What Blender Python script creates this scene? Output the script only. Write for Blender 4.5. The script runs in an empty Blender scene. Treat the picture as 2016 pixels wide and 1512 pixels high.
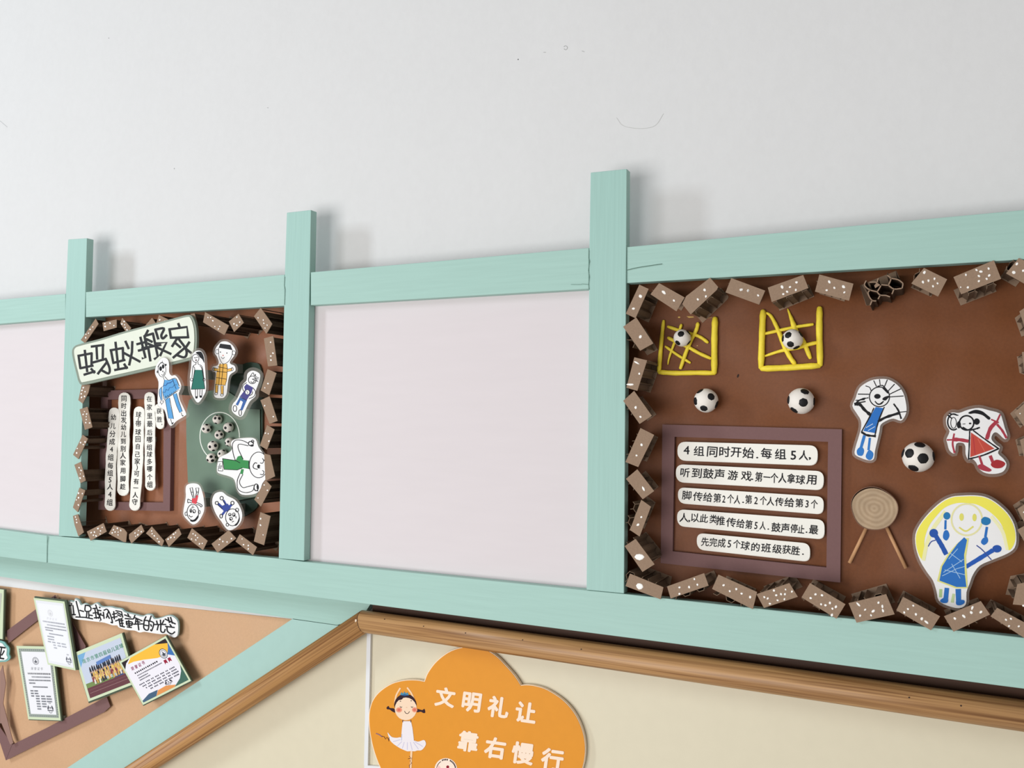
import bpy, bmesh, math, random
from mathutils import Vector, Matrix
C = bpy.context.scene.collection
RND = random.Random(7)

# ------------------------------------------------------------------ camera
F, CX, CY, DIST = 1660.0, 1008.0, 756.0, 1.4532
XW = Vector((0.8955543, -0.01045081, -0.44482949))   # world axes seen in camera space (x right, y down, z ahead)
YW = Vector((0.44472625, 0.05288199, 0.89410405))
ZW = Vector((0.01417935, -0.99854608, 0.05200645))
cam = bpy.data.cameras.new('camera'); co = bpy.data.objects.new('camera', cam); C.objects.link(co)
cam.sensor_width = 36.0; cam.lens = F / 2016 * 36.0; cam.clip_start = 0.01
right = Vector((XW.x, YW.x, ZW.x)); down = Vector((XW.y, YW.y, ZW.y)); fwd = Vector((XW.z, YW.z, ZW.z))
m = Matrix((right, -down, -fwd)).transposed().to_4x4()
m.translation = Vector((0, -DIST, 0)); co.matrix_world = m
bpy.context.scene.camera = co

# ------------------------------------------------------------------ light and exposure
sc = bpy.context.scene
sc.view_settings.view_transform = 'Standard'; sc.view_settings.look = 'None'
sc.view_settings.gamma = 1; sc.view_settings.use_curve_mapping = False
sc.view_settings.exposure = 0.0
w = bpy.data.worlds.new('room_light'); sc.world = w; w.use_nodes = True
w.node_tree.nodes['Background'].inputs[0].default_value = (1.0, 0.978, 0.955, 1)
w.node_tree.nodes['Background'].inputs[1].default_value = 0.36
def area(name, loc, aim, sx, sy, power, col):
    l = bpy.data.lights.new(name, 'AREA'); l.shape = 'RECTANGLE'; l.size = sx; l.size_y = sy
    l.energy = power; l.color = col
    o = bpy.data.objects.new(name, l); C.objects.link(o); o.location = loc
    o.rotation_euler = (Vector(aim) - Vector(loc)).to_track_quat('-Z', 'Y').to_euler()
area('window_light', (-5.6, -2.95, 1.95), (-1.0, 0.0, 0.0), 0.6, 1.6, 118, (0.82, 0.92, 1.0))
area('front_fill_light', (-1.9, -4.4, -0.8), (-0.8, 0.0, -0.3), 3.2, 2.2, 140, (0.985, 0.985, 0.99))  # added fill lamp out of view in front, softens shade behind the frame

# ------------------------------------------------------------------ pixel rays to points on planes y = const
def P(px, py, y=0.0):
    c = Vector((px - CX, py - CY, F))
    v = Vector((XW.dot(c), YW.dot(c), ZW.dot(c)))
    return Vector((0, -DIST, 0)) + v * ((DIST + y) / v.y)
ZOOM = {'1': (6.3, 120, 590), '2': (6.3, 360, 590), '3': (5.815, 130, 750), '4': (5.04, 340, 780),
        '5': (7.467, 110, 920), '6': (4.065, 0, 1140), 'X': (7.467, 120, 1230), 'A': (6.574, 1210, 530),
        'B': (5.815, 1460, 500), 'C': (5.6, 1720, 490), 'D': (5.6, 1210, 740), 'E': (4.5825, 1280, 820),
        'F': (5.362, 1640, 730), 'K': (4.32, 1640, 930), 'H': (6.3, 1210, 980), 'J': (4.8, 1380, 1050),
        'M': (4.032, 690, 1180), 'N': (8.306, 720, 1330), 'Q': (4.177, 1700, 1150), 'S': (6.72, 560, 1050),
        'T': (8.4, 120, 1170), 'V': (8.4, 0, 1140), 'V2': (8.306, 0, 1330), 'W': (10.08, 140, 1240),
        'U': (9.45, 20, 1260), 'Z': (10.08, 300, 690), 'HX': (15.12, 1680, 520), 'px': (1, 0, 0)}
def q(r, pts):
    s, ox, oy = ZOOM[r]
    return [(ox + p[0] / s, oy + p[1] / s) for p in pts]

# ------------------------------------------------------------------ materials
def lin(c):
    return tuple(((v / 255) / 12.92 if v <= 10 else ((v / 255 + 0.055) / 1.055) ** 2.4) for v in c) + (1,)
MATS = {}
def mat(name, rgb, rough=0.6, noise=None, bump=None, spec=0.4, var=0.0, alpha=1.0, metal=0.0, coat=0.0, crease=None):
    if name in MATS: return MATS[name]
    mm = bpy.data.materials.new(name); mm.use_nodes = True; nt = mm.node_tree; b = nt.nodes['Principled BSDF']
    b.inputs['Base Color'].default_value = lin(rgb); b.inputs['Roughness'].default_value = rough
    b.inputs['Specular IOR Level'].default_value = spec; b.inputs['Alpha'].default_value = alpha
    b.inputs['Metallic'].default_value = metal; b.inputs['Coat Weight'].default_value = coat
    tc = nt.nodes.new('ShaderNodeTexCoord')
    if var or bump:
        mp = nt.nodes.new('ShaderNodeMapping'); mp.inputs['Scale'].default_value = noise or (30, 30, 30)
        nt.links.new(tc.outputs['Object'], mp.inputs[0])
        n = nt.nodes.new('ShaderNodeTexNoise'); n.inputs['Detail'].default_value = 5; n.inputs['Scale'].default_value = 1
        nt.links.new(mp.outputs[0], n.inputs[0])
        if var:
            r = nt.nodes.new('ShaderNodeMapRange'); r.inputs['From Min'].default_value = 0.3; r.inputs['From Max'].default_value = 0.7
            r.inputs['To Min'].default_value = 1 - var; r.inputs['To Max'].default_value = 1 + var * 0.6
            nt.links.new(n.outputs['Fac'], r.inputs[0])
            mx = nt.nodes.new('ShaderNodeVectorMath'); mx.operation = 'SCALE'
            mx.inputs[0].default_value = lin(rgb)[:3]
            nt.links.new(r.outputs[0], mx.inputs['Scale']); nt.links.new(mx.outputs[0], b.inputs['Base Color'])
        if bump:
            bp = nt.nodes.new('ShaderNodeBump'); bp.inputs['Strength'].default_value = bump[0]; bp.inputs['Distance'].default_value = bump[1]
            nt.links.new(n.outputs['Fac'], bp.inputs['Height']); nt.links.new(bp.outputs[0], b.inputs['Normal'])
            if crease:
                n2 = nt.nodes.new('ShaderNodeTexNoise'); n2.inputs['Scale'].default_value = crease[0]; n2.inputs['Detail'].default_value = 1.5
                nt.links.new(tc.outputs['Object'], n2.inputs[0])
                b2 = nt.nodes.new('ShaderNodeBump'); b2.inputs['Strength'].default_value = 1; b2.inputs['Distance'].default_value = crease[1]
                nt.links.new(n2.outputs['Fac'], b2.inputs['Height']); nt.links.new(bp.outputs[0], b2.inputs['Normal'])
                nt.links.new(b2.outputs[0], b.inputs['Normal'])
    MATS[name] = mm; return mm
WALL = mat('white_wall_paint', (221, 220, 219), 0.9, (60, 60, 60), (0.25, 0.002), 0.2, 0.012, crease=(5, 0.004))
BOARD = mat('white_board_paint', (221, 212, 213), 0.75, (9, 60, 60), (0.3, 0.001), 0.25, 0.012)
TEALH = mat('teal_paint_level_grain', (166, 200, 189), 0.55, (7, 120, 160), (0.5, 0.0012), 0.35, 0.035)
TEALV = mat('teal_paint_upright_grain', (162, 198, 188), 0.55, (160, 120, 6), (0.5, 0.0012), 0.35, 0.03)
KRAFTD = mat('dark_brown_paper', (120, 70, 38), 0.5, (260, 260, 260), (0.2, 0.0006), 0.22, 0.07, crease=(5, 0.035))
KRAFTM = mat('mid_brown_paper', (150, 94, 62), 0.5, (260, 260, 260), (0.2, 0.0006), 0.5, 0.05, crease=(8, 0.02))
KRAFTL = mat('light_kraft_paper', (206, 164, 126), 0.55, (260, 260, 260), (0.2, 0.0006), 0.4, 0.04, crease=(6, 0.02))
CARD = mat('cardboard', (152, 127, 106), 0.85, (300, 300, 300), (0.3, 0.0006), 0.15, 0.08)
CARDC = mat('shaded_honeycomb_card', (88, 70, 56), 0.9, (300, 300, 60), (0.3, 0.0006), 0.1, 0.12)  # shade inside the cells is mixed into this darker brown
CARDR = mat('lit_honeycomb_card', (124, 104, 86), 0.9, (300, 300, 60), (0.3, 0.0006), 0.1, 0.12)  # same card as lit in the right bay, light put into the colour
PLUM = mat('plum_paper', (124, 92, 90), 0.75, (220, 220, 220), (0.2, 0.0005), 0.25, 0.03)
CREAM = mat('cream_laminate', (218, 208, 181), 0.45, (40, 40, 40), (0.1, 0.0008), 0.4, 0.015)
WTRIM = mat('white_trim', (226, 226, 226), 0.4)
PAPER = mat('white_paper', (240, 238, 236), 0.6)
STRIP = mat('strip_card', (244, 240, 230), 0.5)
FILM = mat('clear_laminate_film', (176, 166, 156), 0.2, alpha=0.17, spec=0.6)
FOAM = mat('grey_foam', (150, 156, 146), 0.8)
GREY = mat('grey_green_card', (132, 142, 126), 0.5)
MINT = mat('pale_green_card', (206, 218, 184), 0.5)
DKGREEN = mat('dark_green_card', (72, 84, 66), 0.5)
TCREAM = mat('pale_cream_title_card', (226, 230, 213), 0.5, (30, 30, 30), None, 0.3, 0.03)
FIELDL = mat('glossy_green_sheet', (112, 134, 116), 0.28, (20, 20, 20), (0.2, 0.001), 0.6, 0.05, crease=(12, 0.003))
FIELDD = mat('dark_green_sheet', (58, 78, 64), 0.4, (20, 20, 20), (0.2, 0.001), 0.5, 0.05)
BALLW = mat('white_clay', (240, 232, 222), 0.55, (200, 200, 200), (0.25, 0.0006), 0.35, 0.02)
BALLK = mat('black_clay', (24, 24, 26), 0.55, (200, 200, 200), (0.2, 0.0005), 0.3)
YCLAY = mat('yellow_clay', (250, 224, 66), 0.5, (150, 150, 150), (0.5, 0.0012), 0.35, 0.05)
DOT = mat('white_paint_spot', (250, 246, 240), 0.45)
ORANGE = mat('orange_acrylic', (226, 148, 44), 0.42, (60, 60, 60), None, 0.15, 0.02)
EDGE = mat('cream_acrylic_edge', (246, 224, 196), 0.3)
DARK = mat('dark_gap', (44, 24, 18), 0.7)
DOWEL = mat('pale_wood_dowel', (206, 156, 112), 0.6, (300, 300, 30), (0.3, 0.0005), 0.3, 0.1)
BAND = mat('brown_paper_band', (128, 92, 72), 0.7)

def wood_rail(name, ax, cold, cnew):
    mm = bpy.data.materials.new(name); mm.use_nodes = True; nt = mm.node_tree; b = nt.nodes['Principled BSDF']
    tc = nt.nodes.new('ShaderNodeTexCoord'); mp = nt.nodes.new('ShaderNodeMapping')
    mp.inputs['Rotation'].default_value = (0, ax, 0); mp.inputs['Scale'].default_value = (1.5, 70, 110)
    mp.vector_type = 'POINT'
    # rotate first, then stretch along the rail
    m0 = nt.nodes.new('ShaderNodeMapping'); m0.inputs['Rotation'].default_value = (0, ax, 0)
    mp.inputs['Rotation'].default_value = (0, 0, 0)
    nt.links.new(tc.outputs['Object'], m0.inputs[0]); nt.links.new(m0.outputs[0], mp.inputs[0])
    n = nt.nodes.new('ShaderNodeTexNoise'); n.inputs['Scale'].default_value = 1.6; n.inputs['Detail'].default_value = 6; n.inputs['Distortion'].default_value = 0.6
    nt.links.new(mp.outputs[0], n.inputs[0])
    r = nt.nodes.new('ShaderNodeValToRGB'); e = r.color_ramp.elements
    e[0].position = 0.34; e[0].color = lin(cold); e[1].position = 0.6; e[1].color = lin(cnew)
    nt.links.new(n.outputs['Fac'], r.inputs[0]); nt.links.new(r.outputs[0], b.inputs['Base Color'])
    b.inputs['Roughness'].default_value = 0.42; b.inputs['Specular IOR Level'].default_value = 0.45
    bp = nt.nodes.new('ShaderNodeBump'); bp.inputs['Strength'].default_value = 0.25; bp.inputs['Distance'].default_value = 0.001
    nt.links.new(n.outputs['Fac'], bp.inputs['Height']); nt.links.new(bp.outputs[0], b.inputs['Normal'])
    return mm
def rings(name):
    mm = bpy.data.materials.new(name); mm.use_nodes = True; nt = mm.node_tree; b = nt.nodes['Principled BSDF']
    tc = nt.nodes.new('ShaderNodeTexCoord')
    wv = nt.nodes.new('ShaderNodeTexWave'); wv.wave_type = 'RINGS'; wv.rings_direction = 'Y'
    wv.inputs['Scale'].default_value = 42; wv.inputs['Distortion'].default_value = 4.5; wv.inputs['Detail'].default_value = 3; wv.inputs['Detail Scale'].default_value = 0.6
    nt.links.new(tc.outputs['Object'], wv.inputs[0])
    r = nt.nodes.new('ShaderNodeValToRGB'); e = r.color_ramp.elements
    e[0].color = lin((162, 128, 92)); e[1].color = lin((184, 150, 112))
    nt.links.new(wv.outputs['Fac'], r.inputs[0])
    n = nt.nodes.new('ShaderNodeTexNoise'); n.inputs['Scale'].default_value = 60; n.inputs['Detail'].default_value = 5
    nt.links.new(tc.outputs['Object'], n.inputs[0])
    mx = nt.nodes.new('ShaderNodeMixRGB'); mx.blend_type = 'MULTIPLY'; mx.inputs[0].default_value = 0.5
    nt.links.new(r.outputs[0], mx.inputs[1]); nt.links.new(n.outputs['Fac'], mx.inputs[2])
    g = nt.nodes.new('ShaderNodeGamma'); g.inputs[1].default_value = 0.75
    nt.links.new(mx.outputs[0], g.inputs[0]); nt.links.new(g.outputs[0], b.inputs['Base Color'])
    b.inputs['Roughness'].default_value = 0.7
    return mm
def ink(rgb, rough=0.6):
    return mat('ink_%d_%d_%d' % tuple(rgb), rgb, rough, spec=0.2)

# ------------------------------------------------------------------ object helpers
def link(name, me, mats, parent=None):
    o = bpy.data.objects.new(name, me)
    for x in (mats if isinstance(mats, (list, tuple)) else [mats]): me.materials.append(x)
    C.objects.link(o)
    if parent is not None:
        o.parent = parent; o.matrix_parent_inverse = Matrix.Identity(4)
        o.location = -parent.location if parent.parent is None else (0, 0, 0)
    return o
def tobj(bm, name, mats, parent=None, smooth=False):
    me = bpy.data.meshes.new(name); bm.normal_update(); bm.to_mesh(me); bm.free()
    if smooth:
        for p in me.polygons: p.use_smooth = True
    return link(name, me, mats, parent)
def recentre(o):
    """move a one-mesh thing's origin to the middle of its back, so coordinates stay local"""
    if o.type != 'MESH' or o.parent: return o
    vs = [v.co for v in o.data.vertices]
    c = Vector(((min(v.x for v in vs) + max(v.x for v in vs)) / 2, max(v.y for v in vs), (min(v.z for v in vs) + max(v.z for v in vs)) / 2))
    o.data.transform(Matrix.Translation(-c)); o.location = c; return o
def thing(name, label, cat, at, group=None):
    o = bpy.data.objects.new(name, None); C.objects.link(o); o.empty_display_size = 0.02
    o.location = at; tag(o, label, cat, group); return o
def tag(o, label=None, cat=None, group=None, kind=None):
    if label: o['label'] = label
    if cat: o['category'] = cat
    if group: o['group'] = group
    if kind: o['kind'] = kind
    return o
def smooth_loop(pts, n=4):
    out = []; k = len(pts)
    for i in range(k):
        p0, p1, p2, p3 = (Vector(pts[(i + j - 1) % k]).to_2d() for j in range(4))
        for s in range(n):
            t = s / n
            out.append(tuple(0.5 * ((2 * p1) + (p2 - p0) * t + (2 * p0 - 5 * p1 + 4 * p2 - p3) * t * t + (3 * p1 - p0 - 3 * p2 + p3) * t ** 3)))
    return out
def smooth_line(pts, n=4):
    if len(pts) < 3: return list(pts)
    e = [tuple(2 * Vector(pts[0]) - Vector(pts[1]))] + list(pts) + [tuple(2 * Vector(pts[-1]) - Vector(pts[-2]))]
    out = []
    for i in range(1, len(e) - 2):
        p0, p1, p2, p3 = (Vector(e[i + j - 1]) for j in range(4))
        for s in range(n):
            t = s / n
            out.append(tuple(0.5 * ((2 * p1) + (p2 - p0) * t + (2 * p0 - 5 * p1 + 4 * p2 - p3) * t * t + (3 * p1 - p0 - 3 * p2 + p3) * t ** 3)))
    out.append(tuple(pts[-1])); return out
def area2(pts): return sum(pts[i - 1][0] * pts[i][1] - pts[i][0] * pts[i - 1][1] for i in range(len(pts)))
def grow(pts, d):
    k = len(pts); sg = 1 if area2(pts) > 0 else -1; out = []
    for i in range(k):
        a = Vector(pts[i - 1]); b = Vector(pts[i]); c = Vector(pts[(i + 1) % k])
        n1 = Vector((b.y - a.y, a.x - b.x)); n2 = Vector((c.y - b.y, b.x - c.x))
        if n1.length < 1e-9 or n2.length < 1e-9: out.append(tuple(b)); continue
        n = (n1.normalized() + n2.normalized())
        if n.length < 0.3: n = n2
        n.normalize(); out.append(tuple(b + n * d * sg))
    return out
def bm_plate(bm, pts, y, t, mi=0):
    """slab: outline given in pixels on plane y, thickness t away from the camera"""
    vs = [P(a, b, y) for a, b in pts]
    f = [bm.verts.new(v) for v in vs]; g = [bm.verts.new(v + Vector((0, t, 0))) for v in vs]
    a = bm.faces.new(f); a.material_index = mi; b = bm.faces.new(g[::-1]); b.material_index = mi
    for i in range(len(f)):
        c = bm.faces.new((f[i - 1], g[i - 1], g[i], f[i])); c.material_index = mi
    return a
def plate(name, pts, y, t, m, parent=None, bevel=0.0):
    bm = bmesh.new(); bm_plate(bm, pts, y, t)
    bmesh.ops.recalc_face_normals(bm, faces=bm.faces)
    if bevel: bmesh.ops.bevel(bm, geom=[e for e in bm.edges], offset=bevel, segments=2, affect='EDGES', profile=0.6)
    return tobj(bm, name, m, parent)
def wbox(bm, x0, x1, y0, y1, z0, z1):
    vs = [bm.verts.new((x, y, z)) for x in (x0, x1) for y in (y0, y1) for z in (z0, z1)]
    for f in ((0, 1, 3, 2), (4, 6, 7, 5), (0, 4, 5, 1), (2, 3, 7, 6), (0, 2, 6, 4), (1, 5, 7, 3)): bm.faces.new([vs[i] for i in f])
def boxobj(name, x0, x1, y0, y1, z0, z1, m, parent=None):
    bm = bmesh.new(); wbox(bm, x0, x1, y0, y1, z0, z1); bmesh.ops.recalc_face_normals(bm, faces=bm.faces)
    return tobj(bm, name, m, parent)
def pad(outline, y0, y1, parent, k=0.45):
    """foam spacer hidden between a stuck-on piece and what it is stuck to"""
    cx = sum(p[0] for p in outline) / len(outline); cy = sum(p[1] for p in outline) / len(outline)
    d = min(math.hypot(p[0] - cx, p[1] - cy) for p in outline) * 0.6
    return plate('foam_pad', [(cx - d, cy - d), (cx + d, cy - d), (cx + d, cy + d), (cx - d, cy + d)], y0, y1 - y0, FOAM, parent)

class Ink:
    """flat drawing laid on a sheet: strokes and filled shapes, each a hair above the last"""
    def __init__(s, y, region='px'):
        s.bm = bmesh.new(); s.y = y; s.r = region; s.mats = []; s.k = 0
    def mi(s, c):
        m_ = c if isinstance(c, bpy.types.Material) else ink(c)
        if m_ not in s.mats: s.mats.append(m_)
        return s.mats.index(m_)
    def lift(s): s.k += 1; return s.y - 0.00025 - s.k * 6e-6
    def fill(s, c, pts, sm=False, px=False):
        p = pts if px else q(s.r, pts)
        if sm: p = smooth_loop(p)
        y = s.lift(); f = s.bm.faces.new([s.bm.verts.new(P(a, b, y)) for a, b in p]); f.material_index = s.mi(c); return s
    def ell(s, c, cx, cy, rx, ry, n=20, rot=0.0):
        cr, sr = math.cos(rot), math.sin(rot)
        return s.fill(c, [(cx + rx * math.cos(2 * math.pi * i / n) * cr - ry * math.sin(2 * math.pi * i / n) * sr,
                           cy + rx * math.cos(2 * math.pi * i / n) * sr + ry * math.sin(2 * math.pi * i / n) * cr) for i in range(n)])
    def line(s, c, wd, pts, sm=True, px=False, rough=0.0, closed=False):
        sc_ = 1 if px else ZOOM[s.r][0]
        p = list(pts) if px else q(s.r, pts)
        if sm and len(p) > 2: p = smooth_line(p)
        if closed: p = p + [p[0]]
        w_ = wd * 1.1 / sc_ / 2; y = s.lift(); mi = s.mi(c)
        d0 = (Vector(p[1]) - Vector(p[0])); d0 = d0.normalized() if d0.length > 0 else Vector((1, 0))
        L = []
        for i in range(len(p)):
            a = Vector(p[max(i - 1, 0)]); b = Vector(p[min(i + 1, len(p) - 1)]); t = (b - a)
            t = t.normalized() if t.length > 1e-9 else d0
            n = Vector((-t.y, t.x)); ww = w_ * (1 + RND.uniform(-rough, rough))
            c0 = Vector(p[i])
            if not closed:
                if i == 0: c0 = c0 - t * w_ * 0.6
                if i == len(p) - 1: c0 = c0 + t * w_ * 0.6
            L.append((c0 + n * ww, c0 - n * ww))
        v = [(s.bm.verts.new(P(a.x, a.y, y)), s.bm.verts.new(P(b.x, b.y, y))) for a, b in L]
        for i in range(len(v) - 1):
            f = s.bm.faces.new((v[i][0], v[i][1], v[i + 1][1], v[i + 1][0])); f.material_index = mi
        return s
    def ring(s, c, wd, cx, cy, rx, ry, n=24, a0=0, a1=360):
        pts = [(cx + rx * math.cos(math.radians(a0 + (a1 - a0) * i / n)), cy + ry * math.sin(math.radians(a0 + (a1 - a0) * i / n))) for i in range(n + 1)]
        return s.line(c, wd, pts, sm=False)
    def glyph(s, ch, cx, cy, size, c, rot=0.0, bold=0.0, sx=1.0, px=False):
        """bold = how far the pen swells, as a share of the sign size"""
        if not px: (cx, cy), = q(s.r, [(cx, cy)]); size = size / ZOOM[s.r][0]
        vs, fs, ce = GL[ch]; mi = s.mi(c); cr, sr = math.cos(rot), math.sin(rot)
        bold = float(bold) * (0.022 if bold is True else 1)
        offs = [(0, 0)] if not bold else [(bold * math.cos(math.radians(a)), bold * math.sin(math.radians(a))) for a in range(0, 360, 90 if bold < 0.015 else 45)]
        for ox, oy in offs:
            y = s.lift(); nv = []
            for gx, gy in vs:
                u = (gx - ce[0] + ox) * size * sx; v_ = (gy - ce[1] + oy) * size
                nv.append(s.bm.verts.new(P(cx + u * cr + v_ * sr, cy + u * sr - v_ * cr, y)))
            for f in fs:
                try: s.bm.faces.new([nv[i] for i in f]).material_index = mi
                except ValueError: pass
        return s
    def done(s, name, parent): return tobj(s.bm, name, s.mats, parent)

# glyph outlines from the program's built-in font
TEXTS = ['4组同时开始.每组5人,', '听到鼓声游戏.第一个人拿球用', '脚传给第2个人.第2个人传给第3个', '人,以此类推传给第5人.鼓声停止.最',
         '先完成5个球的班级获胜.', '幼儿分成4组每组5人4组', '同时出发,幼儿到别人家用脚趁', '球(带球回自己家).可有一人守',
         '在家里最后哪组球多哪个组', '获胜,', '荣誉证书', '南京市第四届幼儿足球', '领奖台', '亚']
GL = {}
def make_glyphs():
    want = {(c, False) for t in TEXTS for c in t} | {(c, False) for c in '文明礼让靠右慢行'}
    tmp = []
    for ch, bold in sorted(want):
        cu = bpy.data.curves.new('g', 'FONT'); cu.body = ch; cu.resolution_u = 2; cu.size = 1.0; cu.dimensions = '2D'
        o = bpy.data.objects.new('g', cu); C.objects.link(o); tmp.append((ch, bold, o, cu))
    bpy.context.view_layer.update(); dg = bpy.context.evaluated_depsgraph_get()
    for ch, bold, o, cu in tmp:
        e = o.evaluated_get(dg); me = e.to_mesh()
        vs = [(v.co.x, v.co.y) for v in me.vertices]; fs = [tuple(p.vertices) for p in me.polygons]
        xs = [v[0] for v in vs] or [0]
        wide = ord(ch) > 0x2000
        GL[ch] = (vs, fs, ((min(xs) + max(xs)) / 2, 0.38 if wide or ch.isdigit() or ch in '()' else 0.1))
        e.to_mesh_clear()
    for ch, bold, o, cu in tmp: bpy.data.objects.remove(o); bpy.data.curves.remove(cu)
make_glyphs()
BLK = (22, 22, 26)

# ================================================================== the setting
YWALL = 0.076
bm = bmesh.new(); wbox(bm, -4.2, 1.6, YWALL, YWALL + 0.12, -1.9, 2.4); bmesh.ops.recalc_face_normals(bm, faces=bm.faces)
wall = tag(tobj(bm, 'wall_back', WALL), kind='structure')
k = Ink(YWALL, 'px')
k.line((172, 172, 170), 1.0, [(1110, 92), (1113, 90), (1116.5, 92), (1116.5, 96), (1113, 98), (1110.5, 96)], px=True); k.ell((90, 90, 90), 1020, 117, 1.1, 1.3, 8); k.ell((190, 190, 188), 1072, 103, 3, 0.8, 8)
k.ell((190, 190, 188), 1148, 101, 3.4, 0.9, 8, 0.3); k.ell((184, 184, 184), 527, 212, 1.8, 0.8, 8); k.ell((170, 170, 168), 343, 332, 0.9, 1.4, 8); k.ell((170, 170, 168), 214, 75, 0.9, 1.0, 8)
k.line((196, 196, 192), 0.8, [(1214, 232), (1228, 248), (1262, 253), (1290, 247), (1306, 224)], px=True); k.line((190, 190, 190), 0.9, [(0, 238), (14, 250)], px=True)
tag(k.done('plaster_mark', wall), kind='stuff')
# cream laminate dado below the handrails
def dado(pts, y):
    o = plate('wall_lower', pts, y, YWALL - y + 0.01, CREAM); tag(o, kind='structure'); return o
dado([(731.5, 1215), (1100, 1255), (2300, 1425), (2500, 2100), (715, 2100)], 0.070)
dado([(722.5, 1226), (718, 1229), (272, 1521), (-400, 1961), (-420, 2100), (708, 2100)], 0.070)
tag(plate('trim_1', [(722.7, 1225), (730.2, 1225), (724.0, 1507), (716.5, 1507)], 0.064, 0.014, WTRIM), kind='structure')
tag(plate('trim_2', [(717.0, 1506.5), (760, 1510), (2400, 1700), (2400, 1709), (760, 1519), (717.0, 1515)], 0.064, 0.014, WTRIM), kind='structure')

# ------------------------------------------------------------------ the teal timber frame
T = 0.02
fr = thing('timber_frame', 'teal painted timber frame of posts and rails standing off the white wall', 'frame', (-0.9, YWALL, -0.33))
def timber(name, pts, m_, y=0.0, t=T):
    bm = bmesh.new(); bm_plate(bm, pts, y, t); bmesh.ops.recalc_face_normals(bm, faces=bm.faces)
    bmesh.ops.bevel(bm, geom=list(bm.edges), offset=0.0011, segments=2, affect='EDGES', profile=0.5)
    return tobj(bm, name, m_, fr)
timber('post', [(134.0, 471.3), (171.2, 468.8), (168.3, 568), (155.5, 1057.5), (115.5, 1055.2), (129.5, 578)], TEALV)
timber('post', [(564.5, 418.5), (612.3, 413.2), (609.8, 535), (598.5, 1104), (548.5, 1099.5), (560.5, 540)], TEALV)
timber('post', [(1162.5, 339.5), (1234.0, 332.3), (1233.0, 482), (1228.5, 1168.5), (1154.5, 1161.5), (1160.0, 492)], TEALV)
timber('post', [(2215, 220), (2325, 206), (2330, 420), (2330, 1310), (2222, 1294), (2214, 460)], TEALV)
def top(x0, x1):
    a = lambda x: 589.7 - (589.7 - 412.5) / 2016 * x if x < 1180 else 486.0 - (486.0 - 413.0) / 780 * (x - 1236)
    return [(x0, a(x0)), (x1, a(x1))]
def under(x):
    xs = [(-900, 712), (0, 636.5), (129, 627), (168, 624.5), (560, 602), (611, 601), (1160, 568.5), (1236, 557), (2016, 511), (2330, 492)]
    for (a, b), (c, d) in zip(xs, xs[1:]):
        if a <= x <= c: return b + (d - b) * (x - a) / (c - a)
for x0, x1 in ((-900, 128.8), (168.8, 560.0), (611.8, 1159.3), (1234.3, 2213)):
    tt = top(x0, x1)
    timber('top_rail', [tt[0], tt[1], (x1, under(x1)), (x0, under(x0))], TEALH, 0.0006)
def bt(x):   # top edge of the bottom rail
    xs = [(-900, 921), (0, 1041.5), (115, 1056.5), (156, 1058), (548, 1098.5), (600, 1105), (1155, 1161), (1228, 1168), (2016, 1254.5), (2330, 1290)]
    for (a, b), (c, d) in zip(xs, xs[1:]):
        if a <= x <= c: return b + (d - b) * (x - a) / (c - a)
def bb(x): return 1096.2 + (1356.2 - 1096.2) / 2016 * x
for xs in ((-900, -400, 0, 92.3), (93.2, 155, 548, 600, 900, 1155, 1228, 1600, 2016, 2330)):
    pts = [(x, bt(x) + 1.2) for x in xs] + [(x, bb(x)) for x in xs[::-1]]
    timber('bottom_rail', pts, TEALH, 0.0008)
# thin splits in the paint at the joints
bm = bmesh.new()
for pts in ([(1235.5, 531.5), (1252, 527.5), (1270, 524.5), (1303, 519.6)], ):
    k = Ink(-0.0006, 'px'); k.line((92, 120, 108), 1.3, pts, px=True)
    k.line((92, 120, 108), 0.9, [(1159.6, 493), (1159.2, 508), (1161, 514), (1158.5, 532), (1160.5, 545), (1159, 560), (1160, 570)], px=True, sm=False)
    k.line((92, 120, 108), 0.9, [(1233.6, 483), (1233.2, 520), (1234, 558)], px=True, sm=False)
    k.line((92, 120, 108), 0.8, [(560.6, 545), (559.6, 562), (561.2, 570), (560, 600)], px=True, sm=False)
    k.line((92, 120, 108), 0.7, [(95, 1056), (92.8, 1075), (92.2, 1108)], px=True, sm=False)
    k.line((110, 140, 128), 0.7, [(1124, 560), (1144, 560), (1146, 559), (1158, 560)], px=True, sm=False)
    k.done('paint_crack', fr)
bm.free()
# spacer blocks that carry the frame off the wall, behind the posts and rails
for (x, z) in ((-1.99, 0.265), (-1.283, 0.265), (-0.525, 0.265), (-1.98, -0.345), (-1.28, -0.345), (-0.53, -0.345), (0.262, 0.265), (0.262, -0.345)):
    boxobj('spacer_block', x - 0.01, x + 0.01, T, YWALL - 0.0018, z - 0.014, z + 0.014, TEALV, fr)

# white boards in the empty bays
def white_board(pts, label, name='white_board'):
    o = recentre(plate(name, pts, T + 0.001, 0.006, BOARD)); tag(o, label, 'board', 'white boards in the teal frame'); return o
white_board([(598, 592), (1172, 557), (1170, 1188), (590, 1132)], 'plain white board filling the wide bay between the two brown panels')
white_board([(-860, 690), (140, 606), (134, 1090), (-860, 960)], 'plain white board left of the first teal post, cut off by the frame edge')

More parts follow.
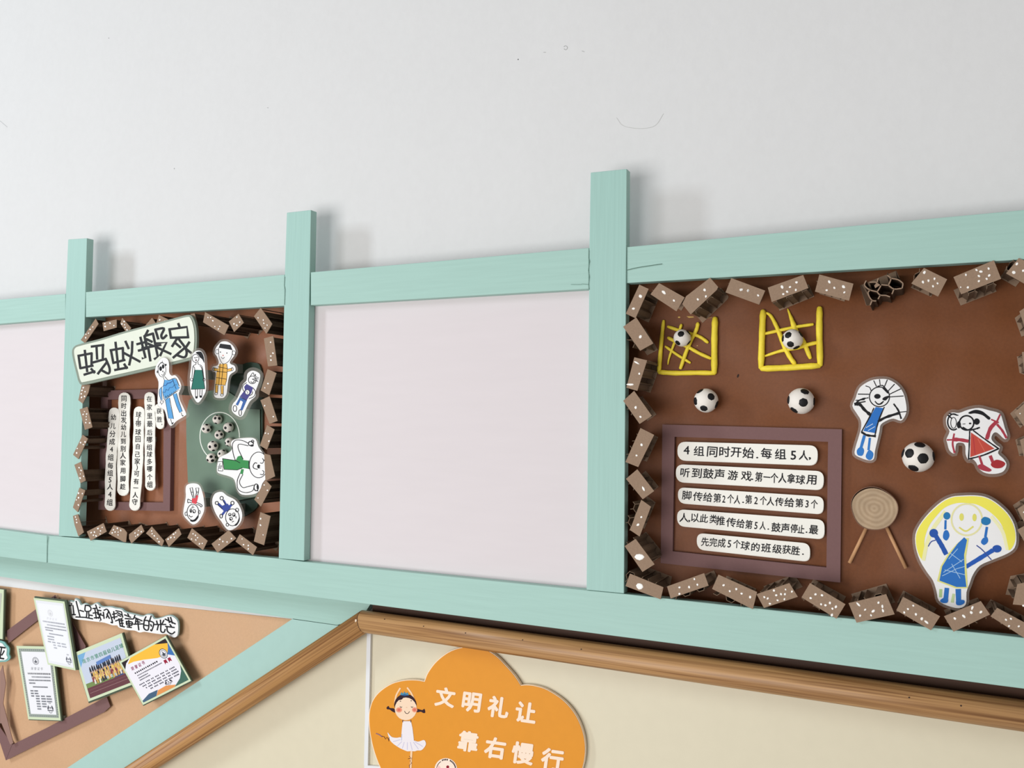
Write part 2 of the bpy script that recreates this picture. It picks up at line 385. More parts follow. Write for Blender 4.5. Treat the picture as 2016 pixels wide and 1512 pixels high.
# brown paper backing sheets
def sheet(name, pts, y, m_, label, n=1):
    o = recentre(plate(name, pts, y, 0.0016, m_)); tag(o, label, 'paper'); return o
sheet('brown_paper', [(150, 606), (600, 588), (600, 1122), (140, 1072)], YWALL - 0.0017, KRAFTM, 'reddish brown paper backing the small left panel between two teal posts')
bp_ = sheet('brown_paper', [(1215, 542), (2250, 476), (2270, 1306), (1205, 1186)], YWALL - 0.0017, KRAFTD, 'dark brown paper backing the large right panel')
k = Ink(YWALL - 0.0017, 'A'); k.ell((214, 180, 96), 835, 622, 16, 10, 9); k.fill((206, 168, 92), [(930, 608), (1020, 612), (1028, 624), (960, 630)]); k.line((196, 156, 96), 5, [(1175, 634), (1262, 627)]); k.ell((44, 28, 20), 1597, 1380, 12, 26, 10, 0.3)
k.ell((214, 184, 110), 1070, 990, 9, 5, 8); tag(k.done('clay_smear', bp_), kind='stuff')
sheet('kraft_paper', [(-500, 1078), (0, 1153.5), (260, 1186.5), (574, 1219), (560, 1240), (100, 1540), (-500, 1930)], YWALL - 0.0017, KRAFTL,
      'light tan kraft paper of the triangular board under the teal frame')

# teal boards round the triangle, flat on the wall behind the frame
sb = thing('sloping_board_surround', 'teal painted boards around the tan triangle, one level and one sloping beside the handrail', 'frame', P(300, 1300, YWALL))
bmx = bmesh.new(); bm_plate(bmx, [(-900, 930), (0, 1060), (690, 1150), (735, 1180), (712, 1217), (664, 1230.4), (575.5, 1217.8), (260, 1173.6), (0, 1135), (-900, 1000)], 0.058, 0.0158)
bmesh.ops.recalc_face_normals(bmx, faces=bmx.faces); tobj(bmx, 'level_board', TEALH, sb)
SLOPE = mat('teal_paint_sloping', (168, 201, 192), 0.55, (40, 40, 40), (0.3, 0.001), 0.35, 0.02)
bmx = bmesh.new(); bm_plate(bmx, [(575, 1219.0), (664, 1231.5), (690, 1232), (264, 1511), (-400, 1947), (-480, 1905), (132, 1512)], 0.0585, 0.0153)
bmesh.ops.recalc_face_normals(bmx, faces=bmx.faces); tobj(bmx, 'sloping_board', SLOPE, sb)

# ------------------------------------------------------------------ handrails
def tube(bm, pts, r, n=20, caps=True, flat=1.0, mi=0):
    """pts world vectors; r number or list; round section, first frame in the wall plane"""
    rr = r if isinstance(r, (list, tuple)) else [r] * len(pts)
    rings_ = []
    for i, p in enumerate(pts):
        t = (pts[min(i + 1, len(pts) - 1)] - pts[max(i - 1, 0)]).normalized()
        a = Vector((0, 1, 0)); b = t.cross(a).normalized(); a = b.cross(t).normalized()
        rings_.append([bm.verts.new(p + (a * math.cos(2 * math.pi * k / n) * flat + b * math.sin(2 * math.pi * k / n)) * rr[i]) for k in range(n)])
    for i in range(len(rings_) - 1):
        for k in range(n):
            f = bm.faces.new((rings_[i][k], rings_[i][(k + 1) % n], rings_[i + 1][(k + 1) % n], rings_[i + 1][k])); f.smooth = True; f.material_index = mi
    if caps:
        for rg, s in ((rings_[0], -1), (rings_[-1], 1)):
            f = bm.faces.new(rg if s > 0 else rg[::-1]); f.material_index = mi
def mitre(bm, at, axis, n, off):
    """slide the ring of vertices round `at` along the rail's axis onto the mitre plane"""
    for v in bm.verts:
        d = v.co - at
        if abs(d.dot(axis)) < 0.002: v.co -= axis * ((d.dot(n) - off) / axis.dot(n))
HR = 0.0228; HY = 0.035
hr = thing('handrail', 'varnished brown wooden handrail, sloping up from the left then level', 'handrail', P(718, 1222, HY))
jx = P(717, 1219, HY); rx = P(2330, 1449, HY); lx = P(-420, 1969, HY)
jx.z = P(720, 1244, HY).z + HR * 0.93; rx.z = P(2016, 1440, HY).z + HR; rx.z += (rx.z - jx.z) * 0.1
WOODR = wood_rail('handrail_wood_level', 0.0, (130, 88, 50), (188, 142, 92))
dj = ((rx - jx).normalized() + (jx - lx).normalized()).normalized()
ang = math.atan2((jx - lx).z, (jx - lx).x)
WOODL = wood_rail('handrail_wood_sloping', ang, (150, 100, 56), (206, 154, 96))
bm = bmesh.new(); tube(bm, [jx + (rx - jx) * t for t in (0.0, 0.3, 0.7, 1.0)], HR, 32); mitre(bm, jx, (rx - jx).normalized(), dj, 0.0004)
bmesh.ops.recalc_face_normals(bm, faces=bm.faces); tobj(bm, 'level_rail', WOODR, hr)
bm = bmesh.new(); tube(bm, [lx + (jx - lx) * t for t in (0.0, 0.5, 1.0)], HR, 32); mitre(bm, jx, (jx - lx).normalized(), dj, -0.0004)
bmesh.ops.recalc_face_normals(bm, faces=bm.faces); tobj(bm, 'sloping_rail', WOODL, hr)
bm = bmesh.new(); tube(bm, [jx - dj * 0.0005, jx + dj * 0.0006], HR * 0.995, 32)
for v in bm.verts:
    d_ = v.co - jx; a_ = d_.dot(Vector((0, 1, 0))); r_ = d_ - dj * d_.dot(dj) - Vector((0, a_, 0)); v.co += r_ * (1.0 / dj.dot((rx - jx).normalized()) - 1) * 1.08 + Vector((0, a_ * 0.015, 0))
bm.normal_update(); tobj(bm, 'joint_ring', DARK, hr)
bm = bmesh.new(); dz_ = (rx - jx).z / (rx - jx).x
xa = P(733, 1200, 0.058).x; vs = [bm.verts.new((x, y, jx.z + (x - jx.x) * dz_ + z)) for x in (xa, rx.x) for y in (0.0585, 0.0698) for z in (-0.012, 0.05)]
for f in ((0, 1, 3, 2), (4, 6, 7, 5), (0, 4, 5, 1), (2, 3, 7, 6), (0, 2, 6, 4), (1, 5, 7, 3)): bm.faces.new([vs[i] for i in f])
bmesh.ops.recalc_face_normals(bm, faces=bm.faces); tobj(bm, 'mounting_batten', mat('gap_shade_wood', (74, 46, 30), 0.6, (3, 90, 90), (0.3, 0.001), 0.3, 0.25), hr)  # strip in the gap above the rail, its shade painted as darker wood
bm = bmesh.new()
for i in range(3):
    c = P(715.5 + i, 1221.5, HY - HR); break
wbox(bm, jx.x - 0.0075, jx.x - 0.0035, HY - HR * 0.965, HY - HR * 0.9, jx.z - 0.004, jx.z + 0.008)
tobj(bm, 'pale_spot', ink((232, 214, 190)), hr)  # small pale patch beside the mitre
bm = bmesh.new()
for a, b in ((755, 1220), (833, 1233.5), (916, 1246.5), (1028, 1260.5), (1144, 1278.5), (1790, 1373), (1892, 1389)):
    c = P(a, b, HY - HR * 0.9)
    dz = c.z - (jx.z + (rx.z - jx.z) * (c.x - jx.x) / (rx.x - jx.x)); yy = HY - math.sqrt(max(HR ** 2 - dz ** 2, 1e-6)) - 0.0003
    vs = [bm.verts.new((c.x + 0.0013 * math.cos(k), yy, c.z + 0.0013 * math.sin(k))) for k in [i * math.pi / 4 for i in range(8)]]
    top_ = bm.verts.new((c.x, yy + 0.003, c.z))
    bm.faces.new(vs)
    for i in range(8): bm.faces.new((vs[i - 1], vs[i], top_))
tag(tobj(bm, 'nail_holes', DARK, hr), kind='stuff')
for t in (0.28, 0.8):
    p = jx + (rx - jx) * t; bm = bmesh.new(); tube(bm, [Vector((p.x, HY + HR * 0.6, p.z)), Vector((p.x, YWALL, p.z))], 0.009, 12)
    tobj(bm, 'bracket', DARK, hr)

# ================================================================== spotted cardboard blocks
def clip(a, b, poly):
    """part of segment ab inside the convex polygon (x,z)"""
    t0, t1 = 0.0, 1.0; sg = 1 if area2(poly) > 0 else -1; d = (b[0] - a[0], b[1] - a[1])
    for i in range(len(poly)):
        p, r = poly[i - 1], poly[i]; e = (r[0] - p[0], r[1] - p[1]); n = (-e[1] * sg, e[0] * sg)
        num = (a[0] - p[0]) * n[0] + (a[1] - p[1]) * n[1]; den = d[0] * n[0] + d[1] * n[1]
        if abs(den) < 1e-12:
            if num < 0: return None
            continue
        t = -num / den
        if den > 0: t0 = max(t0, t)
        else: t1 = min(t1, t)
    if t1 - t0 < 0.02: return None
    return ((a[0] + d[0] * t0, a[1] + d[1] * t0), (a[0] + d[0] * t1, a[1] + d[1] * t1))
def card_wall(bm, a, b, y0, y1, h=0.0004):
    dx, dz = b[0] - a[0], b[1] - a[1]; L = math.hypot(dx, dz)
    if L < 0.0005: return
    nx, nz = -dz / L * h, dx / L * h
    v = [bm.verts.new((p[0] + s * nx, y, p[1] + s * nz)) for p in (a, b) for y in (y0, y1) for s in (1, -1)]
    for f in ((0, 1, 5, 4), (2, 6, 7, 3), (0, 4, 6, 2), (1, 3, 7, 5), (0, 2, 3, 1), (4, 5, 7, 6)): bm.faces.new([v[i] for i in f])
def hex_core(bm, poly, y0, y1, side, rot, ph):
    cx = sum(p[0] for p in poly) / len(poly); cz = sum(p[1] for p in poly) / len(poly)
    R = max(math.hypot(p[0] - cx, p[1] - cz) for p in poly) + side * 2
    n = int(R / side) + 2; c, s_ = math.cos(rot), math.sin(rot)
    def tr(u, v): return (cx + u * c - v * s_, cz + u * s_ + v * c)
    for i in range(-n, n + 1):
        for j in range(-n, n + 1):
            ox = (i * 1.5 + ph[0]) * side; oz = (j * math.sqrt(3) + (i % 2) * math.sqrt(3) / 2 + ph[1]) * side
            if math.hypot(ox, oz) > R: continue
            H = [(ox + side * math.cos(math.radians(60 * k)), oz + side * math.sin(math.radians(60 * k))) for k in range(4)]
            for a, b in ((H[0], H[1]), (H[1], H[2]), (H[2], H[3])):
                sg = clip(tr(*a), tr(*b), poly)
                if sg: card_wall(bm, sg[0], sg[1], y0, y1)
ORD = ['topmost', 'second', 'third', 'fourth', 'fifth', 'sixth', 'seventh', 'eighth', 'ninth', 'tenth', 'eleventh', 'twelfth']
def clip_bay(poly, cx):
    """keep a block's body inside its bay, clear of the posts and rails it laps over"""
    lo, hi = (P(156, 1057).x + 0.001, P(560, 540).x - 0.001) if cx < -1 else (P(1234.5, 600).x, 3.0)
    for ax, lim, sg in ((0, lo + 0.001, 1), (0, hi - 0.001, -1), (1, ZB + 0.001, 1), (1, ZT - 0.001, -1)):
        out = []
        for i in range(len(poly)):
            a, b = poly[i - 1], poly[i]; da, db = (a[ax] - lim) * sg, (b[ax] - lim) * sg
            if (da >= 0) != (db >= 0):
                t = da / (da - db); out.append((a[0] + (b[0] - a[0]) * t, a[1] + (b[1] - a[1]) * t))
            if db >= 0: out.append(b)
        if len(out) < 3: return poly
        poly = out
    return poly
ZB, ZT = max(P(200, bt(200)).z, P(1700, bt(1700)).z), min(P(300, under(300)).z, P(1700, under(1700)).z)
def block(quad, label, group, dots=None, nd=5, yf=-0.003, yb=YWALL - 0.002, k=0.95, off=(0, 0)):
    c = P(sum(p[0] for p in quad) / len(quad), sum(p[1] for p in quad) / len(quad), yf)
    o = thing('cardboard_block', label, 'cardboard block', (c.x, yb, c.z), group)
    plate('face_sheet', quad, yf, 0.0014, CARD, o)
    poly = [(v.x, v.z) for v in (P(a, b, yf) for a, b in quad)]
    cx = sum(p[0] for p in poly) / len(poly); cz = sum(p[1] for p in poly) / len(poly)
    inner = clip_bay([(cx + (a - cx) * k + off[0], cz + (b - cz) * k + off[1]) for a, b in poly], cx)
    L = max(range(len(poly)), key=lambda i: math.hypot(poly[i][0] - poly[i - 1][0], poly[i][1] - poly[i - 1][1]))
    rot = math.atan2(poly[L][1] - poly[L - 1][1], poly[L][0] - poly[L - 1][0])
    bm = bmesh.new(); hex_core(bm, inner, yf + 0.0014, yb - 0.001, 0.0088, rot, (RND.random(), RND.random()))
    tobj(bm, 'honeycomb_core', CARDC if cx < -1 else CARDR, o)
    # back sheet of the same block, slightly askew as glued
    a_ = RND.uniform(-0.05, 0.05); ca, sa = math.cos(a_), math.sin(a_); bm = bmesh.new()
    k2 = k + 0.05; pts = [(cx + ((a - cx) * ca - (b - cz) * sa) * k2 + off[0], cz + ((a - cx) * sa + (b - cz) * ca) * k2 + off[1]) for a, b in poly]
    pts = clip_bay(pts, cx)
    f = [bm.verts.new((a, yb - 0.001, b)) for a, b in pts]; g = [bm.verts.new((a, yb, b)) for a, b in pts]
    bm.faces.new(f); bm.faces.new(g[::-1])
    for i in range(len(f)): bm.faces.new((f[i - 1], g[i - 1], g[i], f[i]))
    bmesh.ops.recalc_face_normals(bm, faces=bm.faces); tobj(bm, 'back_sheet', CARD, o)
    # white paint spots
    if dots is None:
        dots = []; e1 = (Vector(quad[1]) - Vector(quad[0])); e2 = (Vector(quad[-1]) - Vector(quad[0])); tries = 0
        while len(dots) < nd and tries < 400:
            tries += 1
            u, v = RND.uniform(0.14, 0.86), RND.uniform(0.16, 0.84)
            p = Vector(quad[0]) + e1 * u + e2 * v
            if all((p - Vector(d[:2])).length > 5.2 for d in dots) and inside(p, grow(quad, -2.2)): dots.append((p.x, p.y, RND.uniform(1.1, 1.7)))
    if dots:
        bm = bmesh.new()
        for d in dots:
            r = (d[2] if len(d) > 2 else 2.4); ex = d[3] if len(d) > 3 else 1.25; an = d[4] if len(d) > 4 else RND.uniform(0, 3)
            n = 8; ring = []
            jit = [RND.uniform(0.85, 1.12) for _ in range(n)]
            for k in range(n):
                t = 2 * math.pi * k / n; u = r * ex * math.cos(t) * jit[k]; v = r * math.sin(t) * jit[k]
                ring.append((d[0] + u * math.cos(an) - v * math.sin(an), d[1] + u * math.sin(an) + v * math.cos(an)))
            lo = [bm.verts.new(P(x, y, yf - 0.0001)) for x, y in ring]
            hi = [bm.verts.new(P(d[0] + (x - d[0]) * 0.7, d[1] + (y - d[1]) * 0.7, yf - 0.0009)) for x, y in ring]
            bm.faces.new(hi)
            for k in range(n): bm.faces.new((lo[k - 1], lo[k], hi[k], hi[k - 1])).smooth = True
        bmesh.ops.recalc_face_normals(bm, faces=bm.faces)
        tag(tobj(bm, 'paint_spots', DOT, o), kind='stuff')
    return o
def inside(p, poly):
    r = False
    for i in range(len(poly)):
        a, b = poly[i - 1], poly[i]
        if (a[1] > p[1]) != (b[1] > p[1]) and p[0] < (b[0] - a[0]) * (p[1] - a[1]) / (b[1] - a[1]) + a[0]: r = not r
    return r
GLB = 'spotted cardboard blocks bordering the small left panel'
GRB = 'spotted cardboard blocks bordering the large right panel'
LT = [[(188.3, 627.3), (193.8, 637.6), (167.6, 675.7), (158.9, 669.4)], [(201.7, 635.2), (229.5, 628.9), (229.5, 644.8), (204.1, 651.9)],
      [(240.6, 625.7), (258.1, 645.6), (253.3, 653.5), (247, 651.9), (236.7, 636.8)], [(299.4, 625.7), (308.1, 638.4), (294.6, 651.9), (283.5, 644)],
      [(312.9, 620.2), (331.1, 628.9), (320, 644), (307.3, 636.8)], [(375, 618), (383, 617), (388.6, 639), (381, 641)],
      [(403.7, 614.6), (450.5, 640.8), (441.7, 659.8), (399.7, 634.4)], [(469.5, 617.8), (479.8, 635.2), (460.8, 653.5), (450.5, 632.9)],
      [(513.2, 605.9), (535.9, 637.6), (524.3, 657.5), (500, 622.5)]]
for i, (qd, n) in enumerate(zip(LT, (5, 4, 5, 2, 2, 0, 6, 4, 5))):
    o_ = ['leftmost', 'second', 'third', 'fourth', 'fifth', 'sixth', 'seventh', 'eighth', 'ninth'][i]
    block(qd, 'spotted cardboard block, %s from the left in the top row of the small left panel' % o_ if i else 'narrow tilted spotted cardboard block in the top left corner of the small left panel', GLB, nd=n)
LR = [[(519.5, 666.2), (537.8, 661.4), (545.7, 719.4), (527.5, 721.4)], [(526.7, 726.5), (544.1, 734.4), (529.8, 778.1), (513.2, 768.6)],
      [(512.6, 788), (530.5, 780), (546.3, 828.6), (530.5, 834.6)], [(525.5, 836.5), (540.4, 845.5), (525.5, 885.2), (511.6, 877.2)],
      [(520, 893), (532, 896), (541.4, 937.7), (522.5, 946.7)], [(522.5, 944.7), (534.4, 957.6), (513.6, 997.3), (500.7, 983.4)],
      [(512.6, 1008.2), (532.5, 1016.1), (519.6, 1073.3), (499.7, 1065.7)]]
for i, (qd, n) in enumerate(zip(LR, (4, 2, 2, 3, 0, 3, 3))):
    block(qd, 'cardboard block, %s down the right side column of the small left panel' % ('first' if i == 0 else ORD[i]), GLB, nd=n)
LB = [[(170.9, 1046.6), (203.7, 1029.8), (209.8, 1046.6), (178.3, 1064.6)], [(223.8, 1033.8), (243.9, 1041.2), (249.9, 1048.6), (247.9, 1067.3), (242.6, 1066.6), (213.8, 1050.6)],
      [(278.1, 1033.2), (284.1, 1045.9), (258.7, 1070), (254, 1060.6), (254, 1051.9)], [(298.8, 1036.5), (322.9, 1064.6), (318.9, 1075.4), (312.2, 1071.3), (287.4, 1049.9)],
      [(351.7, 1039.9), (357.1, 1051.9), (332.3, 1076.7), (325, 1062)], [(377.7, 1040), (408.5, 1064.7), (399.5, 1083), (368.8, 1058.8)],
      [(450.1, 1043.9), (465, 1059.8), (428, 1088), (416.4, 1070.7)], [(471.9, 1051.8), (505.6, 1077), (498, 1093), (463.8, 1066)]]
for i, (qd, n) in enumerate(zip(LB, (8, 7, 5, 5, 5, 7, 5, 4))):
    block(qd, 'spotted cardboard block, %s from the left in the bottom row of the small left panel' % ('first' if i == 0 else ORD[i]), GLB, nd=n)
LL = [[(161, 756.9), (177.3, 757.7), (173.9, 772.4), (162.7, 794.7), (154.1, 787.8)], [(156.7, 805.9), (172.1, 800.7), (181.6, 841.1), (167, 846.3)],
      [(162.7, 855.8), (173, 863.5), (154.1, 903.9), (143.8, 895.3)], [(146.3, 915.1), (159.2, 909.1), (168.7, 946), (158.4, 951.2)],
      [(156.2, 960.2), (167.6, 965.5), (152.9, 1008.4), (143.5, 999)], [(143.5, 1015.8), (153.5, 1012.4), (164.9, 1047.9), (154.2, 1055.9), (146.8, 1033.8)]]
for i, (qd, n) in enumerate(zip(LL, (6, 7, 5, 5, 5, 3))):
    block(qd, 'spotted cardboard block, %s down the left side column of the small left panel' % ('first' if i == 0 else ORD[i]), GLB, nd=n)
def rd(r, lst, rad=2.2):
    return [(q(r, [d[:2]])[0] + (d[2] if len(d) > 2 else rad * RND.uniform(0.85, 1.1),) + tuple(d[3:])) for d in lst]
RT = [([(1258.7, 560.4), (1276.9, 568.8), (1251.1, 626.6), (1232.1, 617.5)], rd('A', [(335, 350), (245, 510)], 2.8)),
      ([(1297.5, 557.4), (1347.7, 585.5), (1331.7, 612.9), (1280.7, 579.4)], rd('A', [(637, 300, 3, 1.6, 0.7), (768, 405)])),
      ([(1397.9, 546.7), (1413.8, 565), (1410.8, 571), (1359.8, 619), (1343.1, 598.5), (1350.7, 583.2)], rd('A', [(1165, 268), (1182, 352), (1078, 390)], 2.5)),
      ([(1439.7, 547.5), (1506.4, 572.2), (1494.4, 599.7), (1428.3, 575.6)], rd('A', [(1632, 268), (1727, 278)]) + rd('B', [(0, 408), (75, 418), (190, 475)])),
      ([(1511.6, 566.2), (1581.2, 541.3), (1591.6, 567.1), (1519.3, 594.6)], rd('B', [(465, 378, 2.6, 1.6, 1.2), (630, 325), (555, 378), (622, 412), (522, 432), (478, 460)])),
      ([(1613.1, 540.4), (1680.1, 558.5), (1671.5, 592), (1604.5, 574)], rd('B', [(1005, 320, 2.4, 1.6, 1.2), (1062, 388), (975, 415), (1168, 375, 3), (1177, 440)])),
      ([(1819.1, 527.5), (1864.6, 549.8), (1846.8, 583.8), (1794.1, 557.9)], rd('C', [(560, 260, 2.8), (545, 365), (605, 350), (672, 328), (705, 380), (655, 412)])),
      ([(1877.1, 545.4), (1956.6, 512.3), (1970.9, 548.9), (1892.3, 579.3)], rd('C', [(1018, 285), (1135, 233), (1183, 250, 2.7), (1268, 218), (1162, 300), (1275, 293), (1247, 330), (1162, 355), (960, 422, 1.4), (1040, 425)])),
      ([(2005.7, 507.9), (2048, 528), (2023, 562), (1980.7, 538.2)], rd('C', [(1580, 165, 2.6), (1547, 260, 3), (1650, 240)]))]
RLAB = ['first', 'second', 'third', 'fourth', 'fifth', 'sixth', 'second to last', 'largest, ten-spotted', 'last, cut off by the photo edge,']
for i, (qd, d) in enumerate(RT):
    lab = ['narrow cardboard block in the top left corner of the large right panel', 'two-spotted cardboard block, second in the top row of the large right panel',
           'three-spotted rising cardboard block above the left clay goal', 'five-spotted cardboard block, fourth in the top row of the large right panel',
           'six-spotted cardboard block just above the right clay goal', 'five-spotted cardboard block left of the open honeycomb piece',
           'six-spotted cardboard block right of the open honeycomb piece', 'long cardboard block with ten spots near the top right corner',
           'cardboard block cut off by the photo edge in the top right corner'][i]
    kk, of = {0: (.9, (0, 0)), 2: (.95, (.002, -.006)), 4: (.95, (0, -.004)), 7: (.9, (0, -.008))}.get(i, (.74, (-.008, .006)))
    block(qd, lab, GRB, dots=d, k=kk, off=of)
RL = [([(1252.6, 625.1), (1286.1, 676), (1260.2, 690.5), (1226.7, 643.3)], rd('A', [(335, 875, 3)])),
      ([(1248.8, 703.4), (1273.9, 709.5), (1254.6, 769.5), (1233.2, 763.2)], rd('A', [(285, 1210, 1.8, 3.4, 0.5), (320, 1352)]) + rd('D', [(172, 95, 2.2, 3.2, 0.0)])),
      ([(1248.4, 769.5), (1283.2, 818.6), (1259.1, 834.6), (1227, 789.1)], rd('D', [(233, 348, 2.6), (286, 452)])),
      ([(1260.9, 842.7), (1287.7, 856.1), (1256.4, 919.5), (1231.4, 909.6)], rd('D', [(297, 760), (243, 878)])),
      ([(1254.6, 923.9), (1287.7, 966.8), (1265.4, 982.9), (1232.3, 942.7)], rd('D', [(318, 1245, 2.4, 2.2, 1.1)])),
      ([(1262.4, 984), (1281.4, 997.5), (1259.2, 1056.2), (1240.2, 1043.5)], rd('H', [(333, 240), (290, 335, 2.6)])),
      ([(1251.3, 1061), (1288.6, 1111), (1264.8, 1126), (1229.8, 1075.2)], rd('H', [(310, 735, 7, 1.35, 0.0)])),
      ([(1240.2, 1129.2), (1306, 1156.2), (1300.5, 1180), (1231.4, 1153.8)], rd('H', [(308, 1098, 6.8, 1.05, 1.0)]))]
for i, (qd, d) in enumerate(RL):
    lab = ['cardboard block with a single small spot left of the left clay goal', 'cardboard block with two white slashes left of the goal foot',
           'two-spotted cardboard block left of the lone left ball', 'two-spotted cardboard block beside the top of the plum rules frame',
           'cardboard block with one short white slash beside the second rules strip', 'two-spotted cardboard block with its core bared, beside the fourth rules strip',
           'cardboard block with a heart-like white blob beside the frame foot', 'cardboard block with one round white blob in the bottom left corner'][i]
    kk, of = {0: (.8, (-.009, -.006)), 1: (.95, (.002, 0)), 5: (.9, (-.014, .003)), 6: (.9, (-.004, .006)), 7: (.95, (-.006, .006))}.get(i, (.74, (-.009, 0)))
    block(qd, lab, GRB, dots=d, k=kk, off=of)
RB = [([(1313.2, 1154.6), (1386.2, 1128.4), (1394.9, 1153), (1320.3, 1178.4)], rd('H', [(990, 1008), (1028, 1077), (925, 1108), (805, 1112), (805, 1192)])),
      ([(1414.4, 1131.3), (1490.4, 1165.6), (1482.1, 1199.6), (1401.9, 1159.4)], rd('J', [(215, 490), (273, 547), (335, 527), (385, 570), (465, 602)])),
      ([(1489.4, 1169.8), (1554, 1147.9), (1570.6, 1175), (1504, 1196.9)], rd('J', [(690, 540), (800, 530), (860, 550), (712, 585), (757, 575), (795, 575), (600, 603), (632, 615), (725, 633), (790, 622), (652, 665)], 2.0)),
      ([(1594.6, 1147.9), (1664.4, 1189.6), (1646.7, 1218.3), (1577.9, 1176)], rd('J', [(1083, 577), (1145, 585), (1037, 612), (1137, 670), (1177, 680), (1220, 657), (1243, 712), (1275, 695, 2.6), (1238, 772, 2.6)])),
      ([(1670.6, 1187.5), (1744.6, 1169.8), (1761.3, 1209.4), (1686.3, 1226)], rd('J', [(1488, 672, 2, 2.8, 0.8), (1678, 655), (1715, 690, 2.2, 1.7, 1.4), (1720, 730, 2.2, 1.7, 1.2), (1552, 722), (1628, 735, 2.6, 1.6, -0.5), (1505, 778), (1608, 775)])),
      ([(1777.8, 1175.1), (1850.8, 1213.4), (1832.9, 1241), (1764.6, 1201.5)], rd('Q', [(410, 177), (366, 205), (336, 233), (432, 249), (480, 285, 2.8), (518, 312, 2.2, 2.4, 0.7)])),
      ([(1931, 1183.5), (1949, 1209.9), (1877.2, 1243.8), (1858.5, 1213.4)], rd('Q', [(752, 283, 2.6), (825, 265, 2.4, 1.9, 0.8), (895, 195, 2.4, 1.8, 1.9), (887, 233, 2.8), (966, 229, 2.8)])),
      ([(1963.3, 1196.7), (2040, 1238), (2026, 1262), (1950.2, 1213.4)], rd('Q', [(1172, 293), (1213, 285), (1197, 345), (1278, 347)])),
      ([(2003, 1150), (2050, 1140), (2062, 1196), (1994, 1190)], rd('Q', [(1315, 177)]))]
for i, (qd, d) in enumerate(RB):
    lab = ['five-spotted cardboard block, first right of the bottom left corner block', 'long five-spotted cardboard block under the last rules strip, sloping down',
           'cardboard block with eleven spots under the plum frame', 'nine-spotted cardboard block under the lower right corner of the plum frame',
           'broad eight-spotted cardboard block under the wooden drum', 'six-spotted cardboard block lower left of the yellow-haloed figure',
           'five-spotted cardboard block just right below the feet of the yellow-haloed figure', 'four-spotted cardboard block in the bottom right corner',
           'one-spotted cardboard block at the photo edge above the bottom right corner block'][i]
    kk, of = {0: (.9, (.002, -.006)), 1: (.75, (-.008, -.008)), 2: (.95, (-.002, .002)), 3: (.9, (-.004, -.003)), 4: (.95, (-.002, .003)), 5: (.9, (-.003, -.002)), 6: (.9, (-.001, -.006))}.get(i, (.93, (-.004, 0)))
    block(qd, lab, GRB, dots=d, k=kk, off=of)
RR = [[(2007, 613), (2040, 590), (2060, 640), (2020, 652)], [(2012, 693), (2048, 690), (2050, 742), (2016, 727)], [(1997, 812), (2026, 786), (2050, 812), (2018, 842)],
      [(2008, 866), (2040, 852), (2050, 896), (2016, 900)], [(2003, 1002), (2034, 982), (2050, 1010), (2020, 1036)], [(2003, 1043), (2035, 1025), (2048, 1070), (2020, 1072)]]
for i, qd in enumerate(RR):
    block(qd, 'cardboard block showing only its left corner at the photo edge, %s of that column' % (['topmost', 'second', 'third', 'fourth', 'fifth', 'lowest'][i]), GRB, nd=2 if i != 1 else 1)

# the torn block whose honeycomb cells are laid bare
hx = thing('open_honeycomb', 'torn open piece of cardboard honeycomb with bare dark cells in the top border', 'cardboard block', P(1735, 570, YWALL - 0.002))
HW = [[(385, 490), (330, 600), (370, 680), (500, 770), (700, 820)], [(820, 640), (720, 810)], [(480, 540), (640, 535), (740, 560), (830, 610), (1040, 630)], [(740, 420), (720, 540), (830, 610)],
      [(1010, 330), (1110, 420), (1100, 500), (1040, 630)], [(1110, 420), (1320, 460), (1440, 540), (1475, 590), (1450, 720)], [(1040, 630), (1210, 740), (1440, 720)], [(1210, 740), (1150, 890)],
      [(700, 820), (800, 920), (960, 930), (1090, 975)], [(800, 920), (735, 1040)], [(500, 770), (440, 840), (470, 960), (560, 1080), (680, 1095)], [(560, 1080), (500, 1220)], [(1270, 200), (1370, 420)], [(1010, 330), (1015, 250)]]
bm = bmesh.new(); yf = 0.006
for ln in HW:
    p = [P(a, b, yf + (0.012 if len(ln) == 2 and ln[0][1] < 340 else 0)) for a, b in q('HX', smooth_line(ln, 3))]
    for a, b in zip(p, p[1:]): card_wall(bm, (a.x, a.z), (b.x, b.z), a.y, YWALL - 0.003, 0.0006)
tobj(bm, 'honeycomb_core', CARDC, hx)
bm = bmesh.new()
for ln in HW[:-2]:
    p = [P(a, b, yf - 0.0008) for a, b in q('HX', smooth_line(ln, 3))]
    for a, b in zip(p, p[1:]): card_wall(bm, (a.x, a.z), (b.x, b.z), yf - 0.0008, yf, 0.0009)
tobj(bm, 'torn_edge', CARD, hx)
plate('back_sheet', q('HX', [(190, 640), (760, 400), (1270, 200), (1470, 590), (1200, 760), (500, 1230), (380, 1230)]), YWALL - 0.003, 0.001, CARD, hx)
plate('torn_flap', q('HX', [(700, 545), (800, 620), (650, 715), (620, 640)]), yf - 0.0016, 0.0008, CARD, hx)
plate('side_flap', q('HX', [(190, 640), (250, 620), (520, 1080), (480, 1225), (390, 1225)]), yf + 0.02, 0.0008, CARDC, hx)

